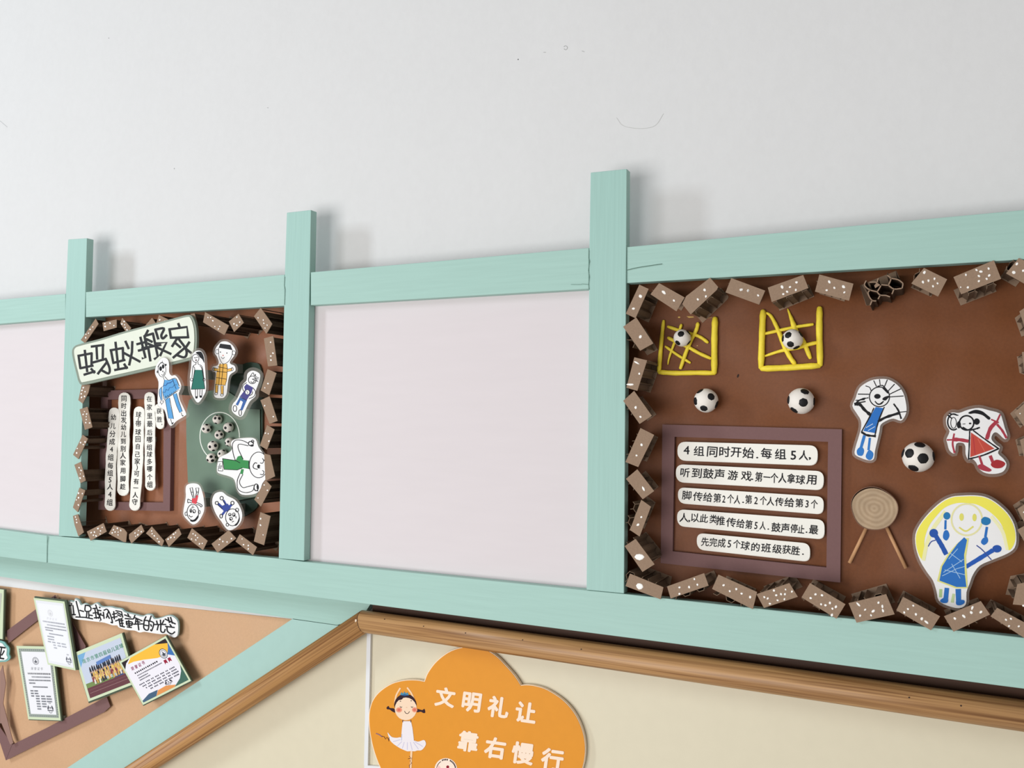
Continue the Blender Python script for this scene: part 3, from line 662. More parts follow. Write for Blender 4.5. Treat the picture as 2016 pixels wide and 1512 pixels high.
# ================================================================== plum paper frames
def strips_frame(name, label, outer, inner, y, t, at):
    o = thing(name, label, 'paper frame', at)
    for i in range(4):
        j = (i + 1) % 4
        g = 0.4
        plate('frame_strip', [outer[i], outer[j], inner[j], inner[i]], y, t, PLUM, o)
    return o
YP = YWALL - 0.0017
o = strips_frame('paper_frame', 'plum brown paper frame around the five level rules strips on the large right panel',
                 q('E', [(110, 72), (1730, 115), (1715, 1498), (95, 1322)]), q('E', [(220, 183), (1605, 228), (1590, 1362), (203, 1216)]), YP - 0.008, 0.008, P(1480, 990, YP))
o = strips_frame('paper_frame', 'plum brown paper frame around the upright strips on the small left panel',
                 q('3', [(402, 112), (1208, 88), (1188, 1490), (368, 1474)]), q('3', [(478, 214), (1118, 196), (1112, 1392), (456, 1384)]), YP - 0.012, 0.012, P(270, 890, YP))
for (a, b) in ((228, 800), (320, 900)): pass

# ================================================================== lettered strips
def rounded(c, r=0.46, n=6):
    """rounded quad with corner radius r times the short side"""
    out = []
    s = min((Vector(c[i]) - Vector(c[i - 1])).length for i in range(4)) * r
    for i in range(4):
        p = Vector(c[i]); a = (Vector(c[i - 1]) - p).normalized() * s; b = (Vector(c[(i + 1) % 4]) - p).normalized() * s
        for k in range(n + 1):
            t = k / n; out.append(tuple((1 - t) ** 2 * (p + a) + 2 * t * (1 - t) * p + t * t * (p + b)))
    return out
def text_strip(label, quad, region, chars, y, yb, size, rot=0.0, name='text_strip', outline=None, group=None, sx=1.0):
    ol = outline if outline else rounded(q(region, quad))
    c = P(sum(p[0] for p in ol) / len(ol), sum(p[1] for p in ol) / len(ol), y)
    o = thing(name, label, 'paper strip', (c.x, yb, c.z), group)
    plate('backing_card', [(a + 0.7, b + 1.1) for a, b in ol], y + 0.0022, 0.0012, STRIP, o)
    plate('paper', ol, y, 0.0014, STRIP, o)
    k = Ink(y, region)
    for n_, (ch, x, yy) in enumerate(chars):
        if outline is None:
            gaps = [abs(chars[m_][1] - x) for m_ in (n_ - 1, n_ + 1) if 0 <= m_ < len(chars) and chars[m_][0] not in '.,']
            sx = min(1.05, (sum(gaps) / len(gaps) if gaps else size) / size * 0.98) if ch not in '.,' else 1.3
        k.glyph(ch, x, yy, size * (1.12 if ch.isdigit() else 1) * RND.uniform(0.95, 1.07), BLK, rot + RND.uniform(-0.05, 0.05), sx=sx, bold=0.014)
    k.done('lettering', o)
    cx = sum(p[0] for p in ol) / len(ol); cy = sum(p[1] for p in ol) / len(ol)
    plate('foam_pad', [(cx - 4, cy - 5), (cx + 2, cy - 5), (cx + 2, cy + 5), (cx - 4, cy + 5)], y + 0.0034, yb - y - 0.0034, FOAM, o)
    return o
def zipc(s, pts): return [(c, p[0], p[1]) for c, p in zip(s, pts)]
G5 = 'level rules strips inside the right plum frame'
YS = YP - 0.011
text_strip('top rules strip in the right plum frame, level, beginning with the figure 4', [(248, 226), (1512, 262), (1508, 440), (245, 392)], 'E',
  zipc('4组同时开始.每组5人,', [(328, 300), (440, 312), (560, 316), (672, 318), (775, 320), (885, 328), (965, 366), (1048, 332), (1175, 340), (1292, 345), (1385, 350), (1440, 370)]), YS, YP, 98, 0.035, group=G5)
text_strip('second rules strip in the right plum frame, the widest, fourteen signs', [(232, 430), (1568, 494), (1562, 662), (232, 588)], 'E',
  zipc('听到鼓声游戏.第一个人拿球用', [(315, 505), (420, 510), (525, 515), (625, 520), (745, 530), (868, 535), (922, 562), (980, 545), (1052, 548), (1120, 555), (1192, 555), (1272, 560), (1355, 570), (1455, 568)]), YS, YP, 92, 0.05, group=G5)
text_strip('third rules strip in the right plum frame, with two figures 2 and a 3', [(250, 638), (1566, 724), (1562, 880), (252, 778)], 'E',
  zipc('脚传给第2个人.第2个人传给第3个', [(330, 710), (430, 722), (520, 728), (605, 735), (665, 742), (725, 742), (785, 750), (838, 770), (888, 748), (955, 755), (1020, 758), (1085, 765), (1165, 770), (1255, 775), (1345, 780), (1415, 785), (1480, 790)]), YS, YP, 84, 0.06, group=G5)
text_strip('fourth rules strip in the right plum frame, with a figure 5 in the middle', [(243, 836), (1572, 932), (1572, 1106), (243, 984)], 'E',
  zipc('人,以此类推传给第5人.鼓声停止.最', [(305, 912), (352, 936), (405, 912), (485, 920), (570, 925), (635, 940), (730, 955), (815, 965), (890, 975), (955, 980), (1015, 985), (1065, 1012), (1135, 1000), (1218, 1005), (1298, 1010), (1362, 1018), (1410, 1040), (1475, 1020)]), YS, YP, 84, 0.07, group=G5)
text_strip('fifth and shortest rules strip, at the bottom of the right plum frame', [(420, 1050), (1442, 1146), (1442, 1308), (422, 1196)], 'E',
  zipc('先完成5个球的班级获胜.', [(495, 1130), (570, 1135), (645, 1140), (715, 1145), (782, 1150), (858, 1165), (950, 1178), (1045, 1185), (1145, 1195), (1230, 1200), (1312, 1210), (1378, 1238)]), YS, YP, 82, 0.085, group=G5)
def wavy(cl, hw, region, n=16):
    p = smooth_line(cl, 5); L = []; R = []
    for i, a in enumerate(p):
        t = Vector(p[min(i + 1, len(p) - 1)]) - Vector(p[max(i - 1, 0)]); t.normalize(); nn = Vector((-t.y, t.x))
        w_ = hw * (1 + 0.05 * math.sin(i * 1.7)); s = i / (len(p) - 1)
        L.append(tuple(Vector(a) + nn * w_)); R.append(tuple(Vector(a) - nn * w_))
    a, b = Vector(p[0]), Vector(p[-1]); ta = (Vector(p[0]) - Vector(p[1])).normalized(); tb = (b - Vector(p[-2])).normalized()
    na = Vector((-ta.y, ta.x)); nb = Vector((-tb.y, tb.x))
    cap0 = [tuple(a + na * hw * math.cos(t) + ta * hw * 0.9 * math.sin(t)) for t in [math.pi * k / 7 for k in range(1, 7)]]
    cap1 = [tuple(b + nb * hw * math.cos(t) + tb * hw * 0.9 * math.sin(t)) for t in [math.pi * k / 7 for k in range(1, 7)]]
    return q(region, R + cap1[::-1] + L[::-1] + cap0[::-1])
def vstrip(label, cl, hw, s, ys, size, y):
    def xat(yy):
        p = smooth_line(cl, 5)
        for a, b in zip(p, p[1:]):
            if a[1] <= yy <= b[1]: return a[0] + (b[0] - a[0]) * (yy - a[1]) / (b[1] - a[1])
        return p[-1][0]
    end = [(cl[0][0], cl[0][1] + hw * 0.9)] + list(cl[1:-1]) + [(cl[-1][0], cl[-1][1] - hw * 0.9)]
    text_strip(label, None, '3', [(c, xat(v) - 4 + (26 if c == ',' else 0), v) for c, v in zip(s, ys)], y, YP, size, 0.02, outline=wavy(end, hw, '3'), group='upright strips inside the left plum frame', sx=0.9)
YV = YP - 0.022
vstrip('first upright strip from the left in the small panel, starting below its neighbour', [(552, 305), (530, 700), (512, 950), (502, 1480)], 60, '幼儿分成4组每组5人4组', (415, 515, 605, 695, 780, 875, 970, 1055, 1130, 1210, 1295, 1390), 76, YV)
vstrip('second upright strip from the left in the small panel, the widest', [(668, 132), (662, 500), (655, 800), (652, 1310)], 66, '同时出发,幼儿到别人家用脚趁', (200, 285, 370, 445, 478, 530, 610, 690, 775, 855, 935, 1025, 1120, 1210), 74, YV + 0.001)
vstrip('third upright strip from the left, with a phrase in brackets', [(836, 292), (826, 700), (815, 1000), (784, 1480)], 60, '球(带球回自己家).可有一人守', (385, 438, 490, 585, 665, 750, 840, 920, 980, 1010, 1060, 1150, 1225, 1305, 1385), 72, YV)
vstrip('fourth upright strip from the left, tall and ending above the others', [(955, 128), (962, 500), (958, 800), (964, 1250)], 58, '在家里最后哪组球多哪个组', (205, 300, 400, 490, 590, 670, 760, 840, 925, 1005, 1100, 1185), 72, YV + 0.001)
vstrip('shortest upright strip, half hidden by the drawn figure in blue trousers', [(1060, 262), (1072, 400), (1076, 545)], 47, '获胜,', (345, 440, 492), 66, YV)

# ================================================================== title boards
tb_ = thing('title_board', 'long pale title board with four big black handwritten signs, rising to the right', 'sign', P(265, 690, YP))
ol = smooth_loop(q('1', [(162, 650), (180, 598), (250, 570), (500, 505), (760, 425), (1100, 335), (1400, 255), (1560, 215), (1605, 228), (1640, 320), (1652, 430), (1650, 560), (1630, 690), (1560, 725), (1380, 770), (1000, 860), (600, 950), (300, 1018), (246, 1008), (215, 900), (180, 760)]), 3)
plate('paper', ol, -0.012, 0.0012, TCREAM, tb_)
plate('backing_card', [(a + 0.6, b + 0.8) for a, b in grow(ol, 4.6)], -0.0106, 0.0064, GREY, tb_)
plate('foam_pad', [(190, 690), (270, 680), (270, 712), (190, 722)], -0.0042, YP + 0.0042, FOAM, tb_)
k = Ink(-0.012, '1')
for s_ in ([(295, 630), (325, 890)], [(212, 697), (380, 665)], [(218, 697), (240, 850)], [(380, 665), (378, 820)], [(242, 850), (395, 818)], [(288, 930), (418, 890)], [(375, 858), (415, 905)],
           [(378, 582), (528, 562)], [(440, 578), (448, 735)], [(520, 562), (518, 745)], [(385, 782), (555, 735)], [(555, 735), (602, 850), (590, 915), (515, 882)], [(572, 770), (458, 918)],
           [(676, 530), (712, 860)], [(612, 628), (768, 600)], [(620, 630), (648, 780)], [(766, 600), (772, 755)], [(645, 785), (790, 748)], [(668, 872), (822, 842)], [(785, 800), (816, 850)],
           [(800, 518), (838, 605)], [(884, 522), (880, 650), (846, 808)], [(782, 662), (978, 768)],
           [(985, 468), (1048, 722), (1010, 726)], [(943, 552), (1062, 522)], [(962, 632), (1075, 602)],
           [(1078, 382), (1045, 445)], [(1035, 452), (1140, 420)], [(1035, 452), (1060, 585)], [(1140, 420), (1200, 705), (1160, 735)], [(1062, 490), (1128, 522)], [(1078, 545), (1135, 570)], [(1005, 602), (1235, 562)], [(1082, 598), (1108, 758)],
           [(1168, 372), (1276, 356), (1244, 440), (1262, 482), (1308, 442)], [(1170, 372), (1205, 485)], [(1178, 542), (1308, 530), (1230, 692)], [(1190, 592), (1360, 672)],
           [(1455, 298), (1475, 352)], [(1342, 368), (1562, 338), (1576, 468)], [(1345, 368), (1362, 462)], [(1358, 472), (1578, 466)], [(1440, 480), (1378, 578)],
           [(1462, 492), (1545, 605), (1556, 680), (1522, 716), (1440, 688)], [(1540, 592), (1392, 718)], [(1590, 528), (1542, 602)], [(1552, 612), (1612, 660)], [(1420, 540), (1480, 590)]):
    k.line((40, 40, 42), 27, s_, sm=len(s_) > 3)
k.done('lettering', tb_)

lb = thing('title_strip', 'cloud-edged white title strip with ten black handwritten signs on the tan kraft paper', 'sign', P(240, 1218, YP))
pts = [(100, 190), (130, 115), (215, 130), (230, 82), (290, 110), (330, 180), (400, 160), (480, 200), (590, 150), (660, 210), (740, 215), (830, 215), (900, 235), (1000, 250), (1060, 300), (1180, 330), (1260, 350),
       (1350, 370), (1420, 340), (1500, 350), (1540, 410), (1640, 400), (1760, 360), (1850, 372), (1930, 460), (1930, 660), (1880, 715), (1800, 690), (1740, 655), (1660, 660), (1500, 640), (1380, 620), (1300, 632),
       (1220, 600), (1100, 590), (960, 550), (930, 515), (850, 512), (720, 470), (560, 450), (400, 430), (240, 410), (170, 370), (150, 280)]
ol = smooth_loop(q('T', pts), 3)
plate('paper', ol, YP - 0.016, 0.0012, PAPER, lb)
plate('backing_card', [(a + 1.2, b - 1.4) for a, b in grow(ol, 0.8)], YP - 0.0145, 0.003, mat('teal_grey_card', (150, 172, 168), 0.5), lb)
plate('foam_pad', q('T', [(300, 250), (1700, 480), (1700, 560), (300, 340)]), YP - 0.0115, 0.0115, FOAM, lb)
k = Ink(YP - 0.016, 'T')
for s_ in ([(172, 150), (176, 168)], [(120, 190), (198, 185), (215, 340)], [(185, 337), (240, 337)], [(250, 115), (315, 375)], [(310, 265), (375, 285)], [(245, 375), (400, 382)],
           [(402, 180), (400, 275), (475, 278), (497, 235), (465, 192), (405, 183)], [(428, 295), (420, 385)], [(458, 300), (462, 392)], [(460, 342), (520, 352)], [(412, 385), (525, 407)],
           [(525, 235), (590, 230)], [(530, 312), (600, 300)], [(560, 240), (585, 400)], [(550, 390), (612, 385)], [(600, 262), (662, 272)], [(572, 175), (662, 430), (640, 440)], [(636, 212), (645, 225)], [(600, 320), (640, 352)], [(660, 312), (618, 400)], [(640, 332), (692, 352)],
           [(700, 295), (712, 400)], [(710, 265), (762, 250), (812, 330), (852, 465), (825, 462)], [(782, 290), (750, 390)], [(758, 325), (800, 400)],
           [(872, 285), (882, 410)], [(850, 332), (920, 315)], [(850, 382), (930, 370)], [(905, 272), (1000, 290), (1020, 380)], [(930, 302), (1000, 340)], [(935, 340), (990, 365)], [(900, 442), (1010, 400)], [(955, 405), (982, 530)], [(975, 440), (1025, 432)], [(980, 482), (1030, 480)], [(985, 525), (1050, 540)], [(1000, 410), (1016, 530)],
           [(1100, 322), (1120, 350)], [(1050, 340), (1150, 380)], [(1060, 402), (1190, 410)], [(1080, 450), (1172, 460), (1168, 512), (1090, 505), (1080, 450)], [(1085, 480), (1165, 488)], [(1120, 432), (1130, 550)], [(1095, 540), (1165, 550)],
           [(1222, 348), (1200, 405)], [(1210, 382), (1340, 440)], [(1240, 405), (1230, 480)], [(1240, 450), (1305, 460)], [(1200, 495), (1350, 490)], [(1262, 405), (1286, 590)],
           [(1405, 370), (1375, 430)], [(1375, 432), (1370, 560), (1438, 590), (1450, 450), (1378, 430)], [(1378, 510), (1440, 520)], [(1490, 360), (1460, 450)], [(1470, 442), (1532, 480), (1500, 600), (1480, 588)], [(1482, 500), (1496, 530)],
           [(1642, 425), (1648, 500)], [(1580, 440), (1592, 490)], [(1700, 430), (1670, 490)], [(1540, 500), (1732, 500)], [(1612, 500), (1590, 590)], [(1650, 500), (1652, 610), (1700, 630), (1722, 580)],
           [(1720, 410), (1890, 490)], [(1770, 385), (1792, 470)], [(1810, 380), (1842, 480)], [(1800, 500), (1822, 530)], [(1728, 530), (1872, 550)], [(1750, 540), (1762, 615), (1832, 655), (1880, 622)]):
    k.line(BLK, 19, s_, sm=len(s_) > 3)
k.done('lettering', lb)

# ================================================================== green sheets, ring, small balls (left panel)
gs = recentre(plate('green_sheet', smooth_loop([(446, 742), (478, 717), (500, 714), (514, 727), (517, 800), (512, 975), (489, 1012), (465, 1016), (430, 996), (405, 985), (400, 900), (420, 780)], 3), YP - 0.006, 0.006, FIELDD))
tag(gs, 'dark green sheet peeping out behind the glossy green sheet on the left panel', 'paper')
gl = thing('green_field_sheet', 'glossy grey-green sheet with a white ring, holding the small balls', 'paper', P(440, 880, YP))
plate('sheet', [(366.5, 815), (372, 788), (395, 772), (440, 765), (470, 785), (484, 805), (511.5, 806), (512.5, 945), (504, 978), (470, 985), (430, 975), (400, 968), (370, 950), (367, 880)], YP - 0.0095, 0.0012, FIELDL, gl)
plate('foam_pad', [(400, 850), (480, 850), (480, 930), (400, 930)], YP - 0.0083, 0.0023, FOAM, gl)
k = Ink(YP - 0.0095, '4'); k.ring((232, 236, 226), 8, 466, 400, 196, 240, 30, 118, 362); k.done('white_ring', gl)

def ball(px, py, r, patches, label, ysurf, group, small=False):
    """clay football; patches are (dx, dy, angular radius) in ball radii"""
    c0 = P(px, py, ysurf); d = (c0 - Vector((0, -DIST, 0)))
    depth = Vector((right.x, right.y, right.z)).cross(Vector((down.x, down.y, down.z))); dep = d.dot(fwd)
    R = r * dep / F; c = P(px, py, ysurf - R * 0.97); R = r * (c - Vector((0, -DIST, 0))).dot(fwd) / F
    o = thing('clay_football', label, 'ball', c, group)
    bm = bmesh.new(); bmesh.ops.create_uvsphere(bm, u_segments=20 if small else 32, v_segments=12 if small else 20, radius=R, matrix=Matrix.Translation(c))
    for v in bm.verts:
        n = (v.co - c).normalized(); v.co = c + n * R * (1 + 0.012 * math.sin(n.x * 5 + px) * math.cos(n.z * 4 + py))
    tobj(bm, 'ball_body', BALLW, o, smooth=True)
    vd = (c - Vector((0, -DIST, 0))).normalized()
    rt = (right - vd * right.dot(vd)).normalized(); dn = vd.cross(rt); dn = dn if dn.dot(down) > 0 else -dn
    for dx, dy, ar in patches:
        h = math.hypot(dx, dy)
        if h > 0.985: dx, dy = dx / h * 0.985, dy / h * 0.985; h = 0.985
        n = (rt * dx + dn * dy - vd * math.sqrt(1 - h * h)).normalized()
        a = n.orthogonal().normalized(); b = n.cross(a); bm = bmesh.new(); rows = []; N = 14
        tip = bm.verts.new(c + n * R * 1.035)
        for j, (tt, rr) in enumerate(((0.35, 1.035), (0.7, 1.03), (0.93, 1.02), (1.0, 0.985))):
            rows.append([bm.verts.new(c + (n * math.cos(ar * tt) + (a * math.cos(2 * math.pi * i / N) + b * math.sin(2 * math.pi * i / N)) * math.sin(ar * tt) * (1 + 0.06 * math.sin(3 * i + px))).normalized() * R * rr) for i in range(N)])
        for i in range(N): bm.faces.new((tip, rows[0][i - 1], rows[0][i]))
        for j in range(3):
            for i in range(N): bm.faces.new((rows[j][i - 1], rows[j + 1][i - 1], rows[j + 1][i], rows[j][i]))
        bmesh.ops.recalc_face_normals(bm, faces=bm.faces); tobj(bm, 'black_patch', BALLK, o, smooth=True)
    return o
GS = 'small clay footballs on the green sheet'
SP = [[(-.45, -.25, .3), (.4, -.2, .32), (-.3, .85, .3), (-.1, -.9, .25)], [(-.6, .1, .3), (.35, .35, .33), (.05, -.8, .3), (.9, -.2, .3)], [(-.6, .1, .3), (.4, -.5, .32), (.2, .9, .3), (-.4, -.9, .2)],
      [(-.45, .1, .32), (.45, -.1, .32), (0, -.85, .3), (.3, .9, .3)], [(-.3, -.1, .3), (-.9, .2, .3), (-.4, .85, .3)], [(-.6, .15, .3), (.45, -.1, .33), (.1, .85, .3), (-.1, -.85, .25)], [(-.6, -.1, .28), (.3, -.8, .3), (.9, .2, .3)],
      [(-.1, -.3, .32), (-.75, .4, .3), (.2, .5, .33), (.8, -.2, .28)]]
for (cx, cy, r), pt, lab in zip(((443, 230, 47), (335, 320, 48), (553, 310, 50), (462, 383, 46), (563, 455, 44), (400, 495, 52), (492, 575, 47), (385, 615, 50)), SP,
        ('topmost small clay football inside the white ring', 'small clay football at the left edge of the white ring, upper one', 'small clay football at the upper right of the white ring',
         'small clay football in the middle of the white ring', 'small clay football half hidden behind the raised arm of the lying green figure', 'small clay football left below the middle one in the ring',
         'small clay football tucked behind the shoulder of the lying green figure', 'lowest small clay football at the feet of the lying green figure')):
    (a, b), = q('4', [(cx, cy)]); ball(a, b, r / 5.04, pt, lab, YP - 0.0095, GS, True)
GB = 'large clay footballs on the right panel'
ball(1390.0, 788.6, 23.6, [(.43, -.33, .33), (-.19, .67, .33), (-.9, .05, .35), (.9, .35, .35), (-.5, -.82, .33)], 'large clay football alone under the left yellow goal', YP, GB)
ball(1577.2, 789.5, 25.5, [(.28, -.75, .34), (.17, .12, .35), (-.55, .74, .34), (-.97, -.1, .34), (.98, .05, .33)], 'large clay football alone under the right yellow goal', YP, GB)
ball(1807.5, 899.7, 29.3, [(-.54, -.26, .34), (.31, .1, .37), (.14, -.85, .36), (-.33, .78, .36), (.98, -.05, .33), (-.98, -.28, .33)], 'largest clay football between the drawn girl in red and the wooden drum', YP, GB)
ball(1343.1, 665.4, 17.0, [(-.16, -.5, .4), (-.52, .6, .36), (.82, .6, .36), (.8, -.7, .36)], 'clay football caught in the net of the left yellow goal', YP - 0.006, GB)
ball(1560.3, 668.2, 20.0, [(-.44, -.45, .36), (-.2, .5, .36), (-.95, -.1, .36), (.8, -.55, .36), (.4, .85, .36)], 'clay football caught in the net of the right yellow goal', YP - 0.006, GB)

# ================================================================== yellow clay goals
def goal(label, region, posts, nets):
    c = P(*q(region, [posts[1][0][1]])[0], YP); o = thing('clay_goal', label, 'goal', c, 'yellow clay goals on the right panel')
    def rope(name, pts, rads, lift):
        sc_ = ZOOM[region][0]; p = smooth_line([tuple(a) for a in pts], 4); n = len(p); w_ = []
        rr = rads if isinstance(rads, (list, tuple)) else (rads, rads)
        vs = []
        for i, a in enumerate(p):
            t = i / (n - 1); u = t * (len(rr) - 1); j = min(int(u), len(rr) - 2); r = rr[j] + (rr[j + 1] - rr[j]) * (u - j)
            r *= 1 + 0.05 * math.sin(i * 2.1 + pts[0][0])
            if i == 0 or i == n - 1: r *= 0.8
            (x, y), = q(region, [a]); R = r / sc_ * (P(x, y, YP) + Vector((0, DIST, 0))).dot(fwd) / F
            vs.append((x, y, R))
        V = [P(x, y, YP - R * 0.9 - lift) for x, y, R in vs]
        bm = bmesh.new()
        e0 = V[0] - (V[1] - V[0]).normalized() * vs[0][2] * 0.5; e1 = V[-1] + (V[-1] - V[-2]).normalized() * vs[-1][2] * 0.5
        tube(bm, [e0] + V + [e1], [vs[0][2] * 0.45] + [v[2] for v in vs] + [vs[-1][2] * 0.45], 12)
        bmesh.ops.recalc_face_normals(bm, faces=bm.faces); tobj(bm, name, YCLAY, o, smooth=True)
    for pts, r, nm in posts: rope(nm, pts, r, 0)
    for i, (pts, r) in enumerate(nets): rope('net_rope', pts, r, 0.0004 + 0.0012 * (i % 2))
goal('yellow clay goal with a ball in its crooked net, left of the two', 'A',
     [([(637, 665), (620, 800), (592, 1100), (574, 1330)], (22, 30), 'goal_post'), ([(572, 1332), (800, 1345), (1050, 1340), (1300, 1345)], 32, 'ground_bar'), ([(1300, 630), (1292, 900), (1290, 1348)], 41, 'goal_post')],
     [([(688, 742), (830, 790), (1040, 850), (1130, 890), (1208, 950)], 22), ([(865, 715), (840, 790), (760, 990), (705, 1150), (690, 1232)], (20, 17, 9)),
      ([(690, 885), (800, 940), (960, 1012), (1100, 1090), (1245, 1155)], 23), ([(1080, 695), (1060, 780), (1000, 900), (930, 1060), (852, 1285)], 25), ([(658, 998), (800, 1100), (980, 1212)], 18)])
goal('yellow clay goal with a ball in its crooked net, right of the two', 'B',
     [([(245, 650), (235, 900), (222, 1308)], 36, 'goal_post'), ([(225, 1314), (520, 1302), (895, 1278)], 36, 'ground_bar'), ([(893, 615), (890, 900), (900, 1276)], 36, 'goal_post')],
     [([(282, 672), (335, 710), (400, 830), (450, 950), (500, 1080), (560, 1190), (612, 1260)], (14, 28, 26)), ([(272, 912), (400, 882), (600, 840), (818, 805)], 19),
      ([(528, 628), (570, 740), (605, 840), (640, 930), (710, 1010), (788, 1195)], (8, 30, 30, 24)), ([(262, 1170), (450, 1110), (650, 1070), (770, 1035), (870, 1012)], (14, 24, 22))])

# ================================================================== wooden drum
dr = thing('toy_drum', 'toy drum of a round wood slice on two splayed dowels', 'drum', P(1721, 1001, YP))
c = P(1721.0, 1001.8, YP - 0.020)
px_x = (P(1731, 1001, YP - 0.02) - P(1711, 1001, YP - 0.02)).x / 20; px_z = abs((P(1721, 1011, YP - 0.02) - P(1721, 991, YP - 0.02)).z) / 20
def disc(name, rx_, rz_, y0, y1, m_, parent, centre):
    N = 48; bm = bmesh.new()
    R = [1 + 0.02 * math.sin(3 * t + 1) + 0.012 * math.sin(5 * t) for t in [2 * math.pi * i / N for i in range(N)]]
    f = [bm.verts.new((centre.x + rx_ * R[i] * math.cos(2 * math.pi * i / N), y0, centre.z + rz_ * R[i] * math.sin(2 * math.pi * i / N))) for i in range(N)]
    g = [bm.verts.new((v.co.x, y1, v.co.z)) for v in f]
    bm.faces.new(f); bm.faces.new(g[::-1])
    for i in range(N): bm.faces.new((f[i - 1], g[i - 1], g[i], f[i]))
    bmesh.ops.recalc_face_normals(bm, faces=bm.faces); return tobj(bm, name, m_, parent)
w_ = disc('wood_slice', 45.0 * px_x, 40.5 * px_z, YP - 0.020, YP, rings('wood_rings'), dr, c)
w_.data.transform(Matrix.Translation(-c)); w_.location = c - dr.location
N = 48; bm = bmesh.new()
for i in range(N):
    q4 = []
    for kk in (i, i + 1):
        t = 2 * math.pi * kk / N; rr = 1 + 0.02 * math.sin(3 * t + 1) + 0.012 * math.sin(5 * t); ex = 1.004 + 0.06 * max(0, math.sin(t - 0.35)) ** 2
        for s_, y in ((ex, YP - 0.0215), (ex + 0.025, YP - 0.0215), (ex + 0.025, YP), (ex, YP)):
            q4.append(bm.verts.new((c.x + 45.0 * px_x * rr * s_ * math.cos(t), y, c.z + 40.5 * px_z * rr * s_ * math.sin(t))))
    for a in range(4): bm.faces.new((q4[a], q4[(a + 1) % 4], q4[4 + (a + 1) % 4], q4[4 + a]))
bmesh.ops.remove_doubles(bm, verts=bm.verts, dist=1e-6); tobj(bm, 'paper_band', BAND, dr)
for a, b in (((292, 455), (140, 770)), ((452, 462), (620, 815))):
    (x0, y0), (x1, y1) = q('K', [a, b]); bm = bmesh.new()
    tube(bm, [P(x0, y0, YP - 0.006), P(x1, y1, YP - 0.006)], 0.0029, 14); bmesh.ops.recalc_face_normals(bm, faces=bm.faces)
    tobj(bm, 'leg', DOWEL, dr)

# ================================================================== laminated children's drawings
def drawing(label, region, outline, ops, y, growpx, yb, lam=(0, 0)):
    ol = smooth_loop(q(region, outline), 3)
    cx = sum(p[0] for p in ol) / len(ol); cy = sum(p[1] for p in ol) / len(ol); c = P(cx, cy, y)
    o = thing('child_drawing', label, 'drawing', (c.x, yb, c.z), 'laminated cut-out drawings of children')
    plate('laminate_film', [(a + lam[0], b + lam[1]) for a, b in grow(ol, growpx)], y + 0.0002, 0.0006, FILM, o)
    bm = bmesh.new(); y1 = y; f = [bm.verts.new(P(a, b, y1)) for a, b in ol]; bm.faces.new(f)
    ext = bmesh.ops.extrude_face_region(bm, geom=bm.faces[:]); bmesh.ops.translate(bm, vec=(0, 0.0002, 0), verts=[e for e in ext['geom'] if isinstance(e, bmesh.types.BMVert)])
    bmesh.ops.recalc_face_normals(bm, faces=bm.faces); tobj(bm, 'paper', PAPER, o)
    k = Ink(y, region)
    for op in ops:
        t = op[0]
        if t == 's': k.line(op[1], op[2], op[3], rough=op[4] if len(op) > 4 else 0.08)
        elif t == 'l': k.line(op[1], op[2], op[3], sm=False)
        elif t == 'f': k.fill(op[1], op[2])
        elif t == 'F': k.fill(op[1], op[2], sm=True)
        elif t == 'e': k.ell(op[1], *op[2:])
        elif t == 'o': k.ring(op[1], op[2], *op[3:])
    k.done('drawn_figure', o)
    plate('foam_pad', [(cx - 5, cy - 9), (cx + 5, cy - 9), (cx + 5, cy + 9), (cx - 5, cy + 9)], y + 0.0008, yb - y - 0.0008, FOAM, o)
    return o
BL = (92, 160, 214); BL2 = (60, 112, 176); K_ = BLK
YD = 0.012
